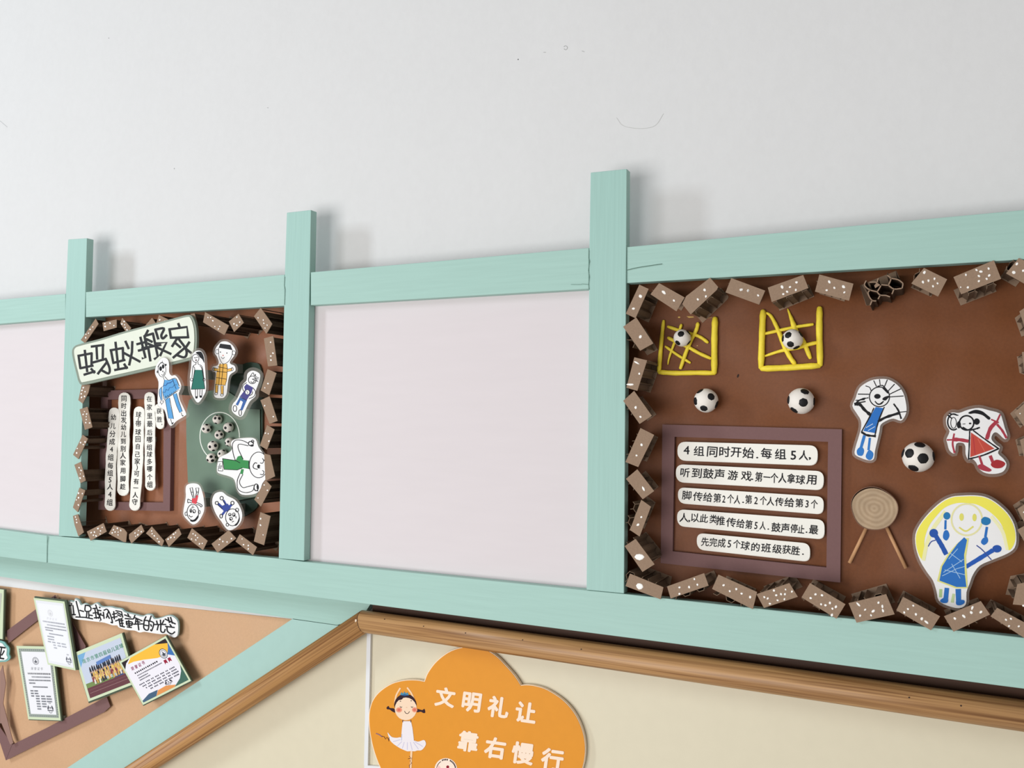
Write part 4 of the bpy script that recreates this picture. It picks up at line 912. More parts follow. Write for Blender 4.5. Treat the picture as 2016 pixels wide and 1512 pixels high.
drawing('laminated drawing of a smiling figure in a blue ruffled top and blue trousers', 'Z',
  [(130, 210), (180, 155), (240, 142), (310, 190), (332, 300), (332, 430), (380, 500), (450, 492), (515, 560), (572, 700), (545, 800), (522, 860), (545, 980), (600, 1100), (668, 1250), (640, 1300), (480, 1400), (400, 1480), (350, 1488), (300, 1400), (240, 1180), (112, 1080), (112, 850), (122, 620), (55, 460), (72, 310)],
  [('f', BL, [(215, 700), (235, 580), (310, 590), (400, 560), (440, 560), (500, 780), (250, 970), (200, 820)]), ('f', BL, [(410, 550), (470, 570), (515, 680), (500, 760), (440, 690)]),
   ('f', (120, 176, 224), [(185, 725), (150, 760), (140, 850), (170, 985), (190, 980), (185, 850)]), ('f', BL, [(255, 975), (340, 935), (350, 1060), (420, 1355), (320, 1345)]), ('f', BL, [(405, 870), (480, 850), (520, 1020), (590, 1200), (545, 1235), (480, 1100)]),
   ('o', K_, 8, 190, 385, 78, 140, 24), ('e', K_, 162, 360, 27, 46), ('e', K_, 212, 318, 24, 44), ('e', K_, 265, 285, 16, 22), ('e', (90, 90, 90), 98, 425, 14, 28), ('s', K_, 9, [(180, 480), (215, 490), (235, 450), (235, 425)]), ('e', K_, 205, 415, 9, 16),
   ('s', K_, 7, [(105, 330), (120, 300), (150, 260), (185, 235), (230, 260)]), ('s', K_, 5, [(195, 205), (200, 250)]), ('s', K_, 7, [(215, 530), (235, 600), (215, 700)]), ('s', K_, 9, [(245, 520), (320, 590), (400, 560), (470, 560), (530, 700)]),
   ('s', BL2, 10, [(270, 690), (300, 640), (350, 650), (410, 590)]), ('s', (30, 60, 120), 8, [(200, 720), (240, 690), (260, 700), (300, 660), (320, 650), (400, 610)]), ('s', (30, 60, 120), 7, [(270, 770), (320, 790), (340, 740), (400, 730), (430, 690), (480, 680)]),
   ('s', (30, 60, 120), 7, [(205, 820), (250, 830), (270, 770)]), ('s', K_, 8, [(205, 830), (240, 980), (330, 920), (500, 800)]), ('s', K_, 6, [(250, 950), (265, 900), (285, 940), (305, 885), (325, 920), (345, 865), (365, 895), (385, 840), (410, 870), (430, 815), (450, 845), (470, 790)]),
   ('s', K_, 7, [(190, 720), (145, 770), (135, 860), (170, 990)]), ('s', K_, 7, [(185, 740), (185, 860), (192, 980)]), ('o', K_, 6, 185, 1025, 28, 30, 14), ('s', K_, 5, [(145, 1040), (165, 1030)]), ('s', K_, 5, [(180, 1080), (183, 1050)]), ('s', K_, 5, [(235, 1020), (210, 1020)]), ('s', K_, 5, [(225, 990), (205, 1005)]),
   ('s', K_, 8, [(400, 560), (440, 690), (470, 760)]), ('e', BL, 510, 740, 24, 30), ('s', K_, 6, [(520, 700), (560, 710)]), ('s', K_, 6, [(530, 740), (560, 740)]), ('s', K_, 6, [(500, 780), (540, 790)]),
   ('l', K_, 7, [(255, 985), (320, 1345), (420, 1360), (340, 940)]), ('l', K_, 7, [(410, 880), (480, 1100), (540, 1235), (592, 1205), (520, 1000), (478, 850)]), ('s', K_, 7, [(360, 1360), (385, 1450)]), ('f', K_, [(380, 1440), (420, 1420), (410, 1450), (385, 1475)]), ('s', K_, 7, [(570, 1235), (590, 1300)]), ('f', K_, [(585, 1290), (620, 1285), (600, 1310)])],
  -0.0165, 3.4, YP, (2.6, 1.2))
GD = (40, 112, 98)
drawing('laminated drawing of a girl in a long dark green dress', '2',
  [(120, 680), (165, 635), (225, 638), (262, 700), (272, 800), (282, 950), (287, 1110), (252, 1200), (190, 1277), (140, 1225), (95, 1120), (88, 960), (102, 850), (108, 760)],
  [('f', GD, [(145, 870), (238, 872), (272, 1105), (103, 1112)]), ('F', K_, [(160, 655), (222, 645), (255, 700), (265, 785), (240, 740), (210, 715), (195, 688)]), ('o', K_, 6, 157, 727, 42, 50, 22),
   ('s', K_, 6, [(160, 780), (160, 802), (125, 830), (112, 960)]), ('s', K_, 6, [(190, 775), (190, 800), (238, 832), (262, 985)]), ('s', K_, 6, [(132, 830), (145, 872), (105, 1108)]), ('s', K_, 6, [(212, 820), (238, 870), (272, 1100)]), ('s', K_, 5, [(150, 880), (130, 960)]),
   ('o', K_, 6, 108, 990, 15, 20, 14), ('o', K_, 6, 262, 992, 13, 18, 14), ('l', K_, 6, [(103, 1112), (272, 1106)]), ('s', K_, 6, [(155, 1115), (156, 1205)]), ('s', K_, 6, [(182, 1115), (182, 1205)]), ('s', K_, 6, [(212, 1115), (207, 1195)]), ('s', K_, 6, [(238, 1115), (236, 1190)]),
   ('e', K_, 168, 1212, 15, 15), ('e', K_, 222, 1202, 16, 15), ('s', K_, 6, [(138, 722), (150, 718), (158, 726)]), ('s', K_, 6, [(165, 718), (176, 712), (184, 718)]), ('e', (70, 40, 50), 163, 750, 12, 8)], -0.0155, 5.0, YP)
OR = (240, 186, 92)
drawing('laminated drawing of a man with black hair in an orange checked suit', '2',
  [(440, 560), (480, 522), (550, 520), (620, 570), (655, 640), (640, 690), (585, 765), (595, 800), (640, 820), (652, 880), (590, 925), (562, 1000), (545, 1150), (522, 1200), (490, 1220), (400, 1210), (385, 1140), (400, 1000), (408, 905), (365, 885), (368, 830), (430, 815), (445, 770), (420, 700), (395, 660), (410, 600)],
  [('f', OR, [(450, 800), (545, 795), (555, 850), (545, 1000), (525, 1062), (402, 1050), (418, 900), (442, 850)]), ('f', OR, [(380, 845), (440, 858), (440, 886), (385, 880)]), ('f', OR, [(550, 860), (612, 850), (605, 880), (550, 892)]), ('f', OR, [(403, 1055), (436, 1062), (430, 1155), (402, 1150)]), ('f', OR, [(470, 1068), (502, 1068), (500, 1172), (474, 1170)]),
   ('f', (36, 34, 38), [(462, 545), (590, 562), (615, 625), (540, 612), (445, 596)]), ('s', K_, 5, [(442, 600), (446, 700), (480, 780), (515, 796), (570, 760), (608, 690), (615, 625)]), ('o', K_, 5, 424, 645, 20, 28, 14), ('o', K_, 5, 632, 660, 20, 26, 14),
   ('e', K_, 465, 650, 6, 8), ('e', K_, 545, 662, 6, 8), ('s', K_, 5, [(475, 710), (495, 732), (515, 714)]), ('e', (214, 120, 110), 498, 692, 8, 8),
   ('l', K_, 6, [(436, 832), (552, 856)]), ('l', K_, 6, [(424, 890), (546, 902)]), ('l', K_, 6, [(412, 965), (542, 986)]), ('l', K_, 6, [(462, 790), (445, 1058)]), ('l', K_, 6, [(502, 795), (475, 1062)]), ('l', K_, 5, [(545, 800), (550, 860), (540, 1000), (525, 1062), (402, 1050)]),
   ('l', K_, 5, [(385, 846), (440, 858)]), ('l', K_, 5, [(385, 880), (440, 886)]), ('o', K_, 5, 378, 862, 10, 19, 12), ('l', K_, 5, [(550, 862), (608, 850)]), ('o', K_, 5, 612, 862, 12, 21, 12), ('l', K_, 5, [(550, 892), (605, 882)]),
   ('l', K_, 5, [(403, 1055), (402, 1150)]), ('l', K_, 5, [(436, 1062), (430, 1155)]), ('l', K_, 5, [(470, 1068), (474, 1170)]), ('l', K_, 5, [(502, 1068), (500, 1172)]), ('o', K_, 5, 412, 1166, 17, 15, 12), ('o', K_, 5, 484, 1182, 18, 15, 12)], YD, 4.4, YP)
PU = (74, 70, 134); JB = (62, 100, 164)
drawing('laminated drawing of a boy in purple shirt and blue trousers holding a ball', '2',
  [(800, 920), (850, 882), (910, 890), (958, 930), (950, 1000), (930, 1060), (905, 1130), (898, 1200), (830, 1262), (775, 1370), (740, 1440), (690, 1447), (612, 1385), (617, 1300), (672, 1230), (730, 1100), (745, 1050), (790, 1000)],
  [('f', PU, [(790, 1045), (870, 1090), (852, 1150), (790, 1248), (708, 1200), (770, 1120), (760, 1080)]), ('f', JB, [(705, 1210), (792, 1250), (738, 1375), (712, 1362), (745, 1268), (715, 1248), (682, 1315), (655, 1300)]),
   ('o', K_, 7, 860, 995, 48, 48, 22), ('s', K_, 6, [(835, 950), (870, 905), (885, 945), (900, 925), (905, 955), (942, 970)]), ('s', K_, 8, [(842, 1018), (868, 1030), (885, 1008)]), ('s', K_, 10, [(862, 985), (930, 1012)]), ('s', K_, 8, [(880, 975), (935, 985)]),
   ('e', PAPER, 800, 1148, 28, 30), ('o', K_, 5, 800, 1148, 28, 30, 16), ('s', K_, 5, [(790, 1135), (805, 1150), (795, 1165)]), ('s', K_, 7, [(790, 1030), (748, 1060), (742, 1110), (765, 1145)]), ('s', K_, 7, [(870, 1095), (900, 1140), (880, 1200), (820, 1228)]), ('s', K_, 7, [(865, 1140), (858, 1170), (830, 1190)]),
   ('o', K_, 7, 645, 1350, 22, 38, 16), ('o', K_, 7, 710, 1402, 17, 38, 16), ('s', K_, 5, [(705, 1205), (792, 1250)])], YD + 0.002, 6.5, YP)
GRN = (60, 140, 78)
drawing('laminated drawing of a big bald figure in green lying sideways with arms bent', '4',
  [(448, 650), (470, 605), (555, 562), (590, 520), (577, 470), (610, 430), (740, 413), (820, 425), (850, 500), (892, 560), (940, 620), (955, 700), (935, 800), (890, 865), (860, 940), (790, 975), (690, 977), (642, 930), (612, 830), (560, 795), (480, 772), (440, 745)],
  [('f', GRN, [(495, 620), (625, 638), (690, 632), (757, 640), (757, 722), (690, 712), (640, 732), (510, 726)]), ('f', GRN, [(625, 635), (645, 598), (680, 588), (700, 640), (660, 660)]), ('f', GRN, [(680, 722), (706, 725), (695, 778), (668, 765)]),
   ('l', K_, 6, [(495, 620), (625, 638), (668, 662)]), ('l', K_, 6, [(495, 620), (510, 726), (640, 732), (690, 712)]), ('l', K_, 6, [(755, 640), (757, 722)]),
   ('o', K_, 6, 852, 682, 92, 128, 30), ('s', K_, 7, [(840, 725), (805, 715), (798, 690), (815, 662), (835, 665)]), ('F', K_, [(838, 690), (852, 678), (868, 690), (860, 705), (870, 712), (845, 716)]), ('s', K_, 6, [(868, 662), (890, 665), (902, 640), (890, 618)]), ('s', K_, 6, [(868, 775), (895, 778), (905, 750), (890, 738)]),
   ('s', K_, 16, [(912, 632), (940, 685), (928, 750)]), ('l', K_, 6, [(450, 650), (492, 648), (496, 690), (456, 690), (470, 670)]), ('l', K_, 6, [(450, 702), (500, 700), (496, 742), (450, 740), (452, 715), (480, 715)]),
   ('s', K_, 6, [(622, 640), (600, 570), (592, 480), (625, 437), (690, 440), (752, 468)]), ('s', K_, 6, [(698, 625), (650, 520), (660, 476), (748, 492)]), ('o', K_, 8, 775, 470, 25, 22, 14), ('e', K_, 785, 490, 18, 10), ('o', K_, 7, 792, 448, 12, 12, 10),
   ('s', K_, 6, [(668, 765), (640, 840), (650, 925), (720, 957), (790, 940), (806, 905)]), ('s', K_, 6, [(695, 778), (662, 850), (692, 905), (742, 898), (802, 882)]), ('o', K_, 8, 828, 905, 22, 34, 14), ('e', K_, 842, 900, 10, 26), ('s', K_, 8, [(815, 935), (845, 940)])], -0.002, 3.2, YP, (1.0, 1.5))
drawing('small laminated drawing of an upside-down child in red, at the foot of the green sheet', '4',
  [(140, 882), (200, 864), (260, 880), (290, 940), (308, 1020), (314, 1120), (290, 1190), (250, 1250), (200, 1272), (150, 1232), (108, 1180), (110, 1110), (130, 1000), (128, 930)],
  [('f', (216, 74, 84), [(190, 1015), (222, 1010), (232, 980), (254, 988), (240, 1050), (232, 1072), (190, 1058)]), ('o', K_, 6, 200, 1152, 58, 80, 24), ('F', K_, [(172, 1232), (215, 1222), (252, 1180), (254, 1205), (225, 1240), (190, 1246)]), ('o', K_, 5, 132, 1167, 11, 19, 12), ('o', K_, 5, 263, 1150, 10, 18, 12),
   ('o', K_, 6, 180, 1136, 9, 19, 12), ('o', K_, 6, 212, 1142, 14, 17, 12), ('e', K_, 178, 1140, 5, 10), ('e', K_, 208, 1150, 6, 6), ('l', K_, 5, [(188, 1108), (200, 1086), (212, 1106), (188, 1108)]), ('s', K_, 6, [(162, 1182), (178, 1198), (195, 1192)]),
   ('s', K_, 6, [(190, 1040), (168, 1030), (150, 1022), (150, 1058), (168, 1052), (188, 1060)]), ('s', K_, 6, [(238, 1056), (270, 1068), (292, 1085), (280, 1100), (266, 1082), (236, 1076)]), ('l', K_, 6, [(200, 1010), (184, 960), (170, 912), (194, 906), (202, 950), (212, 1008)]), ('l', K_, 6, [(225, 1005), (236, 955), (228, 912), (258, 910), (254, 955), (246, 985)]), ('l', K_, 5, [(184, 955), (202, 950)]), ('l', K_, 5, [(232, 950), (256, 952)])], YD + 0.004, 3.6, YP)
BU = (56, 74, 150)
drawing('small laminated drawing of an upside-down child in blue, right of the one in red', '4',
  [(430, 960), (490, 950), (540, 988), (620, 1030), (668, 1100), (690, 1180), (668, 1260), (600, 1322), (540, 1322), (480, 1240), (430, 1170), (393, 1070), (400, 1000)],
  [('f', BU, [(488, 1088), (545, 1065), (576, 1110), (540, 1146), (498, 1135)]), ('s', BU, 26, [(458, 1075), (495, 1110)]), ('s', BU, 18, [(505, 1035), (530, 1080)]), ('s', BU, 22, [(555, 1105), (582, 1078)]), ('s', BU, 20, [(518, 1140), (492, 1175)]),
   ('o', K_, 6, 592, 1202, 68, 84, 24), ('o', K_, 6, 638, 1130, 16, 19, 12), ('o', K_, 6, 542, 1275, 13, 15, 12), ('o', K_, 6, 566, 1175, 14, 12, 12), ('o', K_, 6, 606, 1176, 13, 18, 12), ('o', K_, 6, 578, 1216, 14, 16, 12), ('e', K_, 568, 1180, 7, 6), ('e', K_, 608, 1182, 6, 8), ('e', K_, 574, 1222, 6, 7), ('s', K_, 6, [(588, 1248), (605, 1240)]), ('s', K_, 6, [(628, 1210), (625, 1190)]),
   ('F', K_, [(610, 1280), (640, 1250), (662, 1195), (662, 1235), (640, 1275), (622, 1286)]), ('o', K_, 7, 437, 1060, 16, 16, 12), ('o', K_, 7, 485, 1012, 16, 18, 12), ('o', K_, 7, 592, 1060, 16, 18, 12), ('o', K_, 7, 480, 1190, 13, 20, 12), ('s', K_, 6, [(450, 1080), (490, 1115)]), ('s', K_, 6, [(498, 1030), (520, 1078)])], YD + 0.004, 4.2, YP)
# right panel
YR = YP - 0.012
CB = (44, 112, 190); CB2 = (52, 122, 196)
drawing('laminated crayon drawing of a spiky-haired figure in a blue dress', 'F',
  [(300, 160), (400, 102), (500, 86), (590, 95), (680, 150), (740, 230), (768, 330), (776, 420), (755, 485), (715, 527), (640, 505), (575, 522), (505, 568), (490, 640), (465, 750), (442, 850), (430, 930), (380, 946), (300, 922), (230, 880), (240, 800), (270, 700), (296, 600), (292, 520), (250, 450), (205, 370), (238, 290), (260, 220)],
  [('f', CB, [(450, 382), (535, 395), (480, 530), (455, 660), (320, 635), (390, 490)]), ('s', CB2, 28, [(330, 690), (310, 760), (290, 830)]), ('F', CB2, [(265, 820), (300, 800), (328, 840), (310, 895), (262, 890), (250, 850)]), ('s', CB2, 24, [(388, 715), (375, 830)]), ('F', CB2, [(360, 860), (385, 835), (425, 870), (415, 925), (380, 942), (345, 910)]),
   ('o', K_, 10, 490, 275, 106, 104, 30), ('s', K_, 9, [(378, 248), (265, 246)]), ('s', K_, 8, [(402, 212), (385, 175), (345, 160)]), ('s', K_, 9, [(458, 165), (430, 105)]), ('s', K_, 8, [(498, 150), (490, 92)]), ('s', K_, 9, [(545, 162), (572, 97)]), ('s', K_, 9, [(580, 215), (648, 142)]), ('s', K_, 9, [(595, 248), (712, 192)]), ('s', K_, 9, [(600, 276), (742, 266)]),
   ('s', K_, 12, [(370, 285), (300, 300), (245, 335)], 0.4), ('s', K_, 10, [(330, 305), (240, 312)], 0.4), ('s', K_, 10, [(340, 325), (225, 345)], 0.4), ('s', K_, 22, [(535, 180), (580, 228)], 0.3), ('s', K_, 10, [(470, 165), (520, 155), (550, 180)], 0.3),
   ('e', K_, 468, 270, 34, 26), ('F', K_, [(520, 300), (545, 275), (600, 262), (580, 290), (550, 315)]), ('s', K_, 14, [(445, 325), (470, 350), (500, 350), (530, 325)], 0.3),
   ('s', K_, 28, [(235, 352), (285, 358), (330, 410), (390, 462)], 0.25), ('s', K_, 24, [(480, 532), (560, 490), (700, 445)], 0.3), ('s', K_, 16, [(642, 352), (690, 420), (718, 502)], 0.3), ('s', K_, 8, [(680, 440), (772, 430)]),
   ('s', K_, 11, [(430, 395), (390, 480), (300, 645)], 0.3), ('s', K_, 12, [(540, 385), (480, 530), (440, 690)], 0.3), ('s', K_, 22, [(305, 650), (360, 680), (445, 690)], 0.35), ('l', (210, 224, 238), 6, [(350, 600), (420, 560)]), ('l', (210, 224, 238), 6, [(370, 630), (440, 590)])], YR, 5.2, YP)
CR = (172, 58, 72)
drawing('laminated crayon drawing of a girl with hair buns in a red triangular dress', 'F',
  [(1212, 470), (1260, 440), (1330, 445), (1430, 410), (1540, 393), (1650, 418), (1758, 450), (1790, 520), (1812, 600), (1840, 690), (1812, 722), (1735, 655), (1692, 660), (1672, 720), (1720, 780), (1762, 812), (1742, 870), (1800, 930), (1832, 990), (1800, 1060), (1720, 1087), (1620, 1082), (1550, 1042), (1512, 970), (1470, 930), (1430, 942), (1400, 880), (1397, 800), (1370, 762), (1302, 770), (1285, 872), (1230, 842), (1205, 760), (1198, 720), (1230, 640), (1200, 580), (1193, 510)],
  [('f', (196, 76, 62), [(1455, 650), (1705, 822), (1448, 912)]), ('s', (176, 52, 62), 8, [(1480, 700), (1500, 880)]), ('s', (214, 104, 84), 8, [(1530, 720), (1600, 850)]),
   ('o', K_, 15, 1410, 550, 76, 76, 26), ('o', K_, 14, 1272, 540, 62, 84, 22, 60, 300), ('o', K_, 7, 1272, 550, 30, 58, 16), ('s', K_, 12, [(1215, 470), (1250, 500)], 0.3), ('s', K_, 10, [(1225, 450), (1320, 470)], 0.4), ('e', K_, 1328, 570, 22, 38),
   ('F', K_, [(1430, 440), (1500, 412), (1570, 425), (1625, 465), (1662, 498), (1640, 516), (1580, 470), (1500, 450), (1445, 455)]), ('e', K_, 1517, 536, 32, 34), ('e', K_, 1447, 556, 14, 9), ('s', K_, 6, [(1368, 562), (1395, 560)]),
   ('s', K_, 15, [(1370, 600), (1430, 625), (1500, 615), (1545, 600)], 0.3), ('s', K_, 13, [(1442, 640), (1438, 780), (1430, 930)], 0.2), ('s', K_, 13, [(1482, 632), (1600, 720), (1748, 822)], 0.2), ('s', K_, 14, [(1430, 932), (1590, 890), (1748, 822)], 0.2),
   ('s', CR, 34, [(1270, 725), (1340, 728), (1420, 742)], 0.15), ('s', CR, 14, [(1205, 730), (1280, 728)]), ('s', CR, 18, [(1278, 668), (1262, 770), (1282, 862)], 0.15), ('s', CR, 36, [(1625, 712), (1660, 610), (1718, 545)], 0.12), ('s', CR, 14, [(1672, 515), (1745, 545)]), ('s', CR, 18, [(1762, 465), (1722, 552)]), ('s', CR, 22, [(1735, 570), (1785, 630), (1828, 705)], 0.15),
   ('s', CR, 22, [(1545, 905), (1572, 985)]), ('s', CR, 30, [(1662, 905), (1690, 975)]), ('F', (168, 46, 50), [(1665, 985), (1720, 940), (1790, 955), (1818, 985), (1775, 1025), (1700, 1025)]), ('F', CR, [(1528, 1000), (1570, 985), (1620, 1010), (1672, 1045), (1650, 1065), (1590, 1055), (1545, 1035)])], YR, 6.2, YP)
YE = (242, 232, 92); YF = (232, 226, 168)
drawing('large laminated drawing of a figure in a blue dress under a yellow dome, waving drumsticks', 'K',
  [(1100, 197), (1200, 195), (1290, 207), (1380, 252), (1480, 340), (1540, 440), (1560, 550), (1545, 640), (1480, 692), (1360, 742), (1250, 792), (1190, 870), (1160, 950), (1135, 1020), (1130, 1120), (1070, 1155), (970, 1132), (900, 1090), (880, 1010), (850, 920), (800, 850), (740, 750), (705, 640), (700, 530), (740, 440), (820, 340), (920, 250), (1010, 207)],
  [('F', YE, [(730, 700), (708, 620), (708, 530), (748, 440), (830, 342), (930, 254), (1020, 212), (1110, 205), (1200, 203), (1290, 215), (1378, 260), (1475, 348), (1532, 445), (1552, 550), (1530, 630), (1490, 660), (1470, 560), (1430, 440), (1350, 350), (1240, 280), (1150, 262), (1050, 262), (950, 300), (880, 370), (820, 450), (780, 560), (775, 680), (760, 740)]),
   ('s', (240, 236, 176), 30, [(770, 740), (800, 600), (850, 480), (950, 340)]), ('s', (244, 240, 190), 26, [(1480, 650), (1440, 500), (1350, 380)]),
   ('o', YF, 13, 1137, 402, 130, 134, 30), ('e', (226, 220, 110), 1093, 380, 19, 32), ('e', (226, 220, 110), 1203, 384, 18, 32), ('s', (226, 218, 110), 12, [(1075, 470), (1130, 500), (1190, 462)]),
   ('e', (36, 120, 176), 968, 370, 30, 32), ('s', CB, 18, [(957, 412), (955, 480)]), ('F', CB, [(945, 500), (975, 495), (990, 540), (965, 580), (935, 555)]), ('F', (36, 120, 176), [(1262, 400), (1290, 378), (1335, 395), (1338, 430), (1305, 450), (1265, 435)]), ('s', CB, 20, [(1308, 470), (1296, 545)]), ('F', CB, [(1275, 560), (1310, 550), (1318, 590), (1285, 618), (1258, 595)]),
   ('e', (38, 84, 168), 856, 517, 37, 37), ('s', (38, 84, 168), 36, [(880, 550), (925, 625), (958, 688)]), ('s', (60, 80, 150), 8, [(810, 628), (835, 590), (872, 576)]), ('s', (38, 90, 178), 34, [(1140, 797), (1250, 730), (1350, 668)]), ('e', (38, 84, 168), 1394, 650, 40, 32), ('s', (60, 80, 150), 8, [(1222, 622), (1270, 660), (1345, 742)]),
   ('f', (226, 222, 130), [(1108, 560), (1155, 560), (1130, 720), (1140, 880), (1145, 985), (1040, 985), (885, 925), (915, 800), (980, 690), (1050, 610)]),
   ('f', CB, [(1115, 552), (1140, 575), (1115, 700), (1122, 870), (1135, 975), (1050, 975), (905, 920), (928, 800), (990, 700), (1060, 605)]),
   ('l', (168, 200, 228), 5, [(985, 735), (1060, 650)]), ('l', (168, 200, 228), 5, [(1000, 690), (1095, 760)]), ('l', (168, 200, 228), 5, [(940, 850), (1110, 740)]), ('l', (168, 200, 228), 5, [(930, 880), (1050, 820), (1120, 800)]), ('l', (168, 200, 228), 5, [(1010, 780), (1080, 900)]), ('l', (168, 200, 228), 5, [(950, 830), (1120, 870)]),
   ('s', CB, 38, [(967, 995), (958, 1080)]), ('F', CB, [(910, 1090), (945, 1065), (978, 1075), (972, 1108), (930, 1110)]), ('s', CB, 40, [(1065, 1005), (1068, 1110)]), ('F', CB, [(1050, 1090), (1110, 1085), (1118, 1110), (1085, 1130), (1050, 1125)]), ('s', (176, 204, 140), 22, [(916, 1000), (914, 1055)]), ('s', (196, 214, 160), 22, [(1025, 1040), (1015, 1100)])], YP - 0.03, 5.5, YP)

# ================================================================== lower left display
pf = thing('paper_frame', 'plum paper strips laid as a big angular outline on the tan kraft paper', 'paper frame', P(60, 1300, YP))
YF_ = YP - 0.009
for pts in ([(11, 1243.5), (67, 1202), (108, 1171.5), (112, 1192), (72, 1223), (17, 1266)], [(108, 1172), (122, 1194), (137, 1217), (168.5, 1272), (163, 1300), (148, 1296), (128, 1240), (104, 1194)],
            [(24.3, 1466), (90, 1434), (180, 1387), (210, 1372), (217, 1391), (205, 1402), (180, 1414), (90, 1458), (11.5, 1497)], [(-40, 1340), (-14, 1340), (0, 1432), (24, 1465.5), (11.3, 1496.5), (0, 1462), (-40, 1400)]):
    plate('frame_strip', pts, YF_, 0.0014, PLUM, pf)
plate('folded_edge', [(0, 1322), (5, 1310), (11, 1345), (6, 1385), (26, 1463), (20, 1466), (3, 1424), (0, 1424)], YF_ - 0.009, 0.0014, mat('brown_fold', (150, 116, 104), 0.7), pf)
for a, b in ((60, 1222), (120, 1415)): plate('foam_pad', [(a - 5, b - 5), (a + 5, b - 5), (a + 5, b + 5), (a - 5, b + 5)], YF_ + 0.0014, 0.0076, FOAM, pf)
def bil(Q, u, v):
    a = Vector(Q[0]).lerp(Vector(Q[1]), u); b = Vector(Q[3]).lerp(Vector(Q[2]), u); return tuple(a.lerp(b, v))
def card(name, label, Q, y, layers, back, cat='certificate', pad_at=(.5, .5)):
    c = P(*bil(Q, .5, .5), y); o = thing(name, label, cat, (c.x, YP, c.z))
    plate('backing_board', [(a + back[0], b + back[1]) for a, b in grow(Q, back[2])], y + 0.0016, 0.004, DKGREEN, o)
    plate('card', Q, y, 0.0014, MINT, o)
    k = Ink(y, 'px'); layers(k, lambda pts: [bil(Q, *p) for p in pts], Q); k.done('print', o)
    cc = bil(Q, *pad_at); plate('foam_pad', [(cc[0] - 9, cc[1] - 9), (cc[0] + 9, cc[1] - 9), (cc[0] + 9, cc[1] + 9), (cc[0] - 9, cc[1] + 9)], y + 0.0056, YP - y - 0.0056 + 0.0, FOAM, o)
    return o
def squiggle(k, m_, u0, u1, v, col, h=0.011, seed=1, gaps=()):
    """a line of tiny unreadable print: one small mark after another"""
    r = random.Random(seed); u = u0; step = h * 1.25
    while u < u1:
        if not any(a < u < b for a, b in gaps):
            w_ = h * r.uniform(0.75, 1.0)
            k.fill(col, m_([(u, v - h * 0.55), (u + w_, v - h * 0.55), (u + w_, v + h * 0.45), (u + w_ * 0.3, v + h * 0.5)]), px=True)
        u += step
GRY = (120, 122, 130); PW = (234, 233, 236)
def emblem(k, m_, u, v, ru, rv, col):
    N = 18; f = lambda s: m_([(u + ru * s * math.cos(2 * math.pi * i / N), v + rv * s * math.sin(2 * math.pi * i / N)) for i in range(N)])
    k.fill(col, f(1.0), px=True); k.fill(PW, f(0.86), px=True); k.fill(col, f(0.7), px=True); k.fill(PW, f(0.6), px=True)
    k.fill(col, m_([(u, v - rv * .5), (u + ru * .22, v), (u + ru * .5, v + rv * .1), (u + ru * .2, v + rv * .5), (u - ru * .2, v + rv * .5), (u - ru * .5, v + rv * .1), (u - ru * .22, v)]), px=True)
def football_mark(k, m_, u, v, s, col):
    k.fill(col, m_([(u - s, v), (u - s * .6, v - s * .5), (u - s * .45, v - s * .1), (u - s * .9, v + s * .3)]), px=True)
    k.fill(col, m_([(u + s, v), (u + s * .6, v - s * .5), (u + s * .45, v - s * .1), (u + s * .9, v + s * .3)]), px=True)
    k.fill(col, m_([(u, v + s * .12), (u - s * .16, v - s * .1), (u, v - s * .25), (u + s * .16, v - s * .1)]), px=True)
    k.fill(col, m_([(u - s, v + s * .3), (u + s, v + s * .3), (u + s, v + s * .42), (u - s, v + s * .42)]), px=True)
    k.line(col, 0.5, m_([(u - s * .5, v + s * .5), (u - s * .3, v + s * .7), (u, v + s * .78), (u + s * .3, v + s * .7), (u + s * .5, v + s * .5)]), px=True)
    k.line(col, 0.5, m_([(u - s * .25, v - s * .9), (u - s * .2, v - s * .7)]), px=True); k.line(col, 0.5, m_([(u + s * .25, v - s * .9), (u + s * .2, v - s * .7)]), px=True)
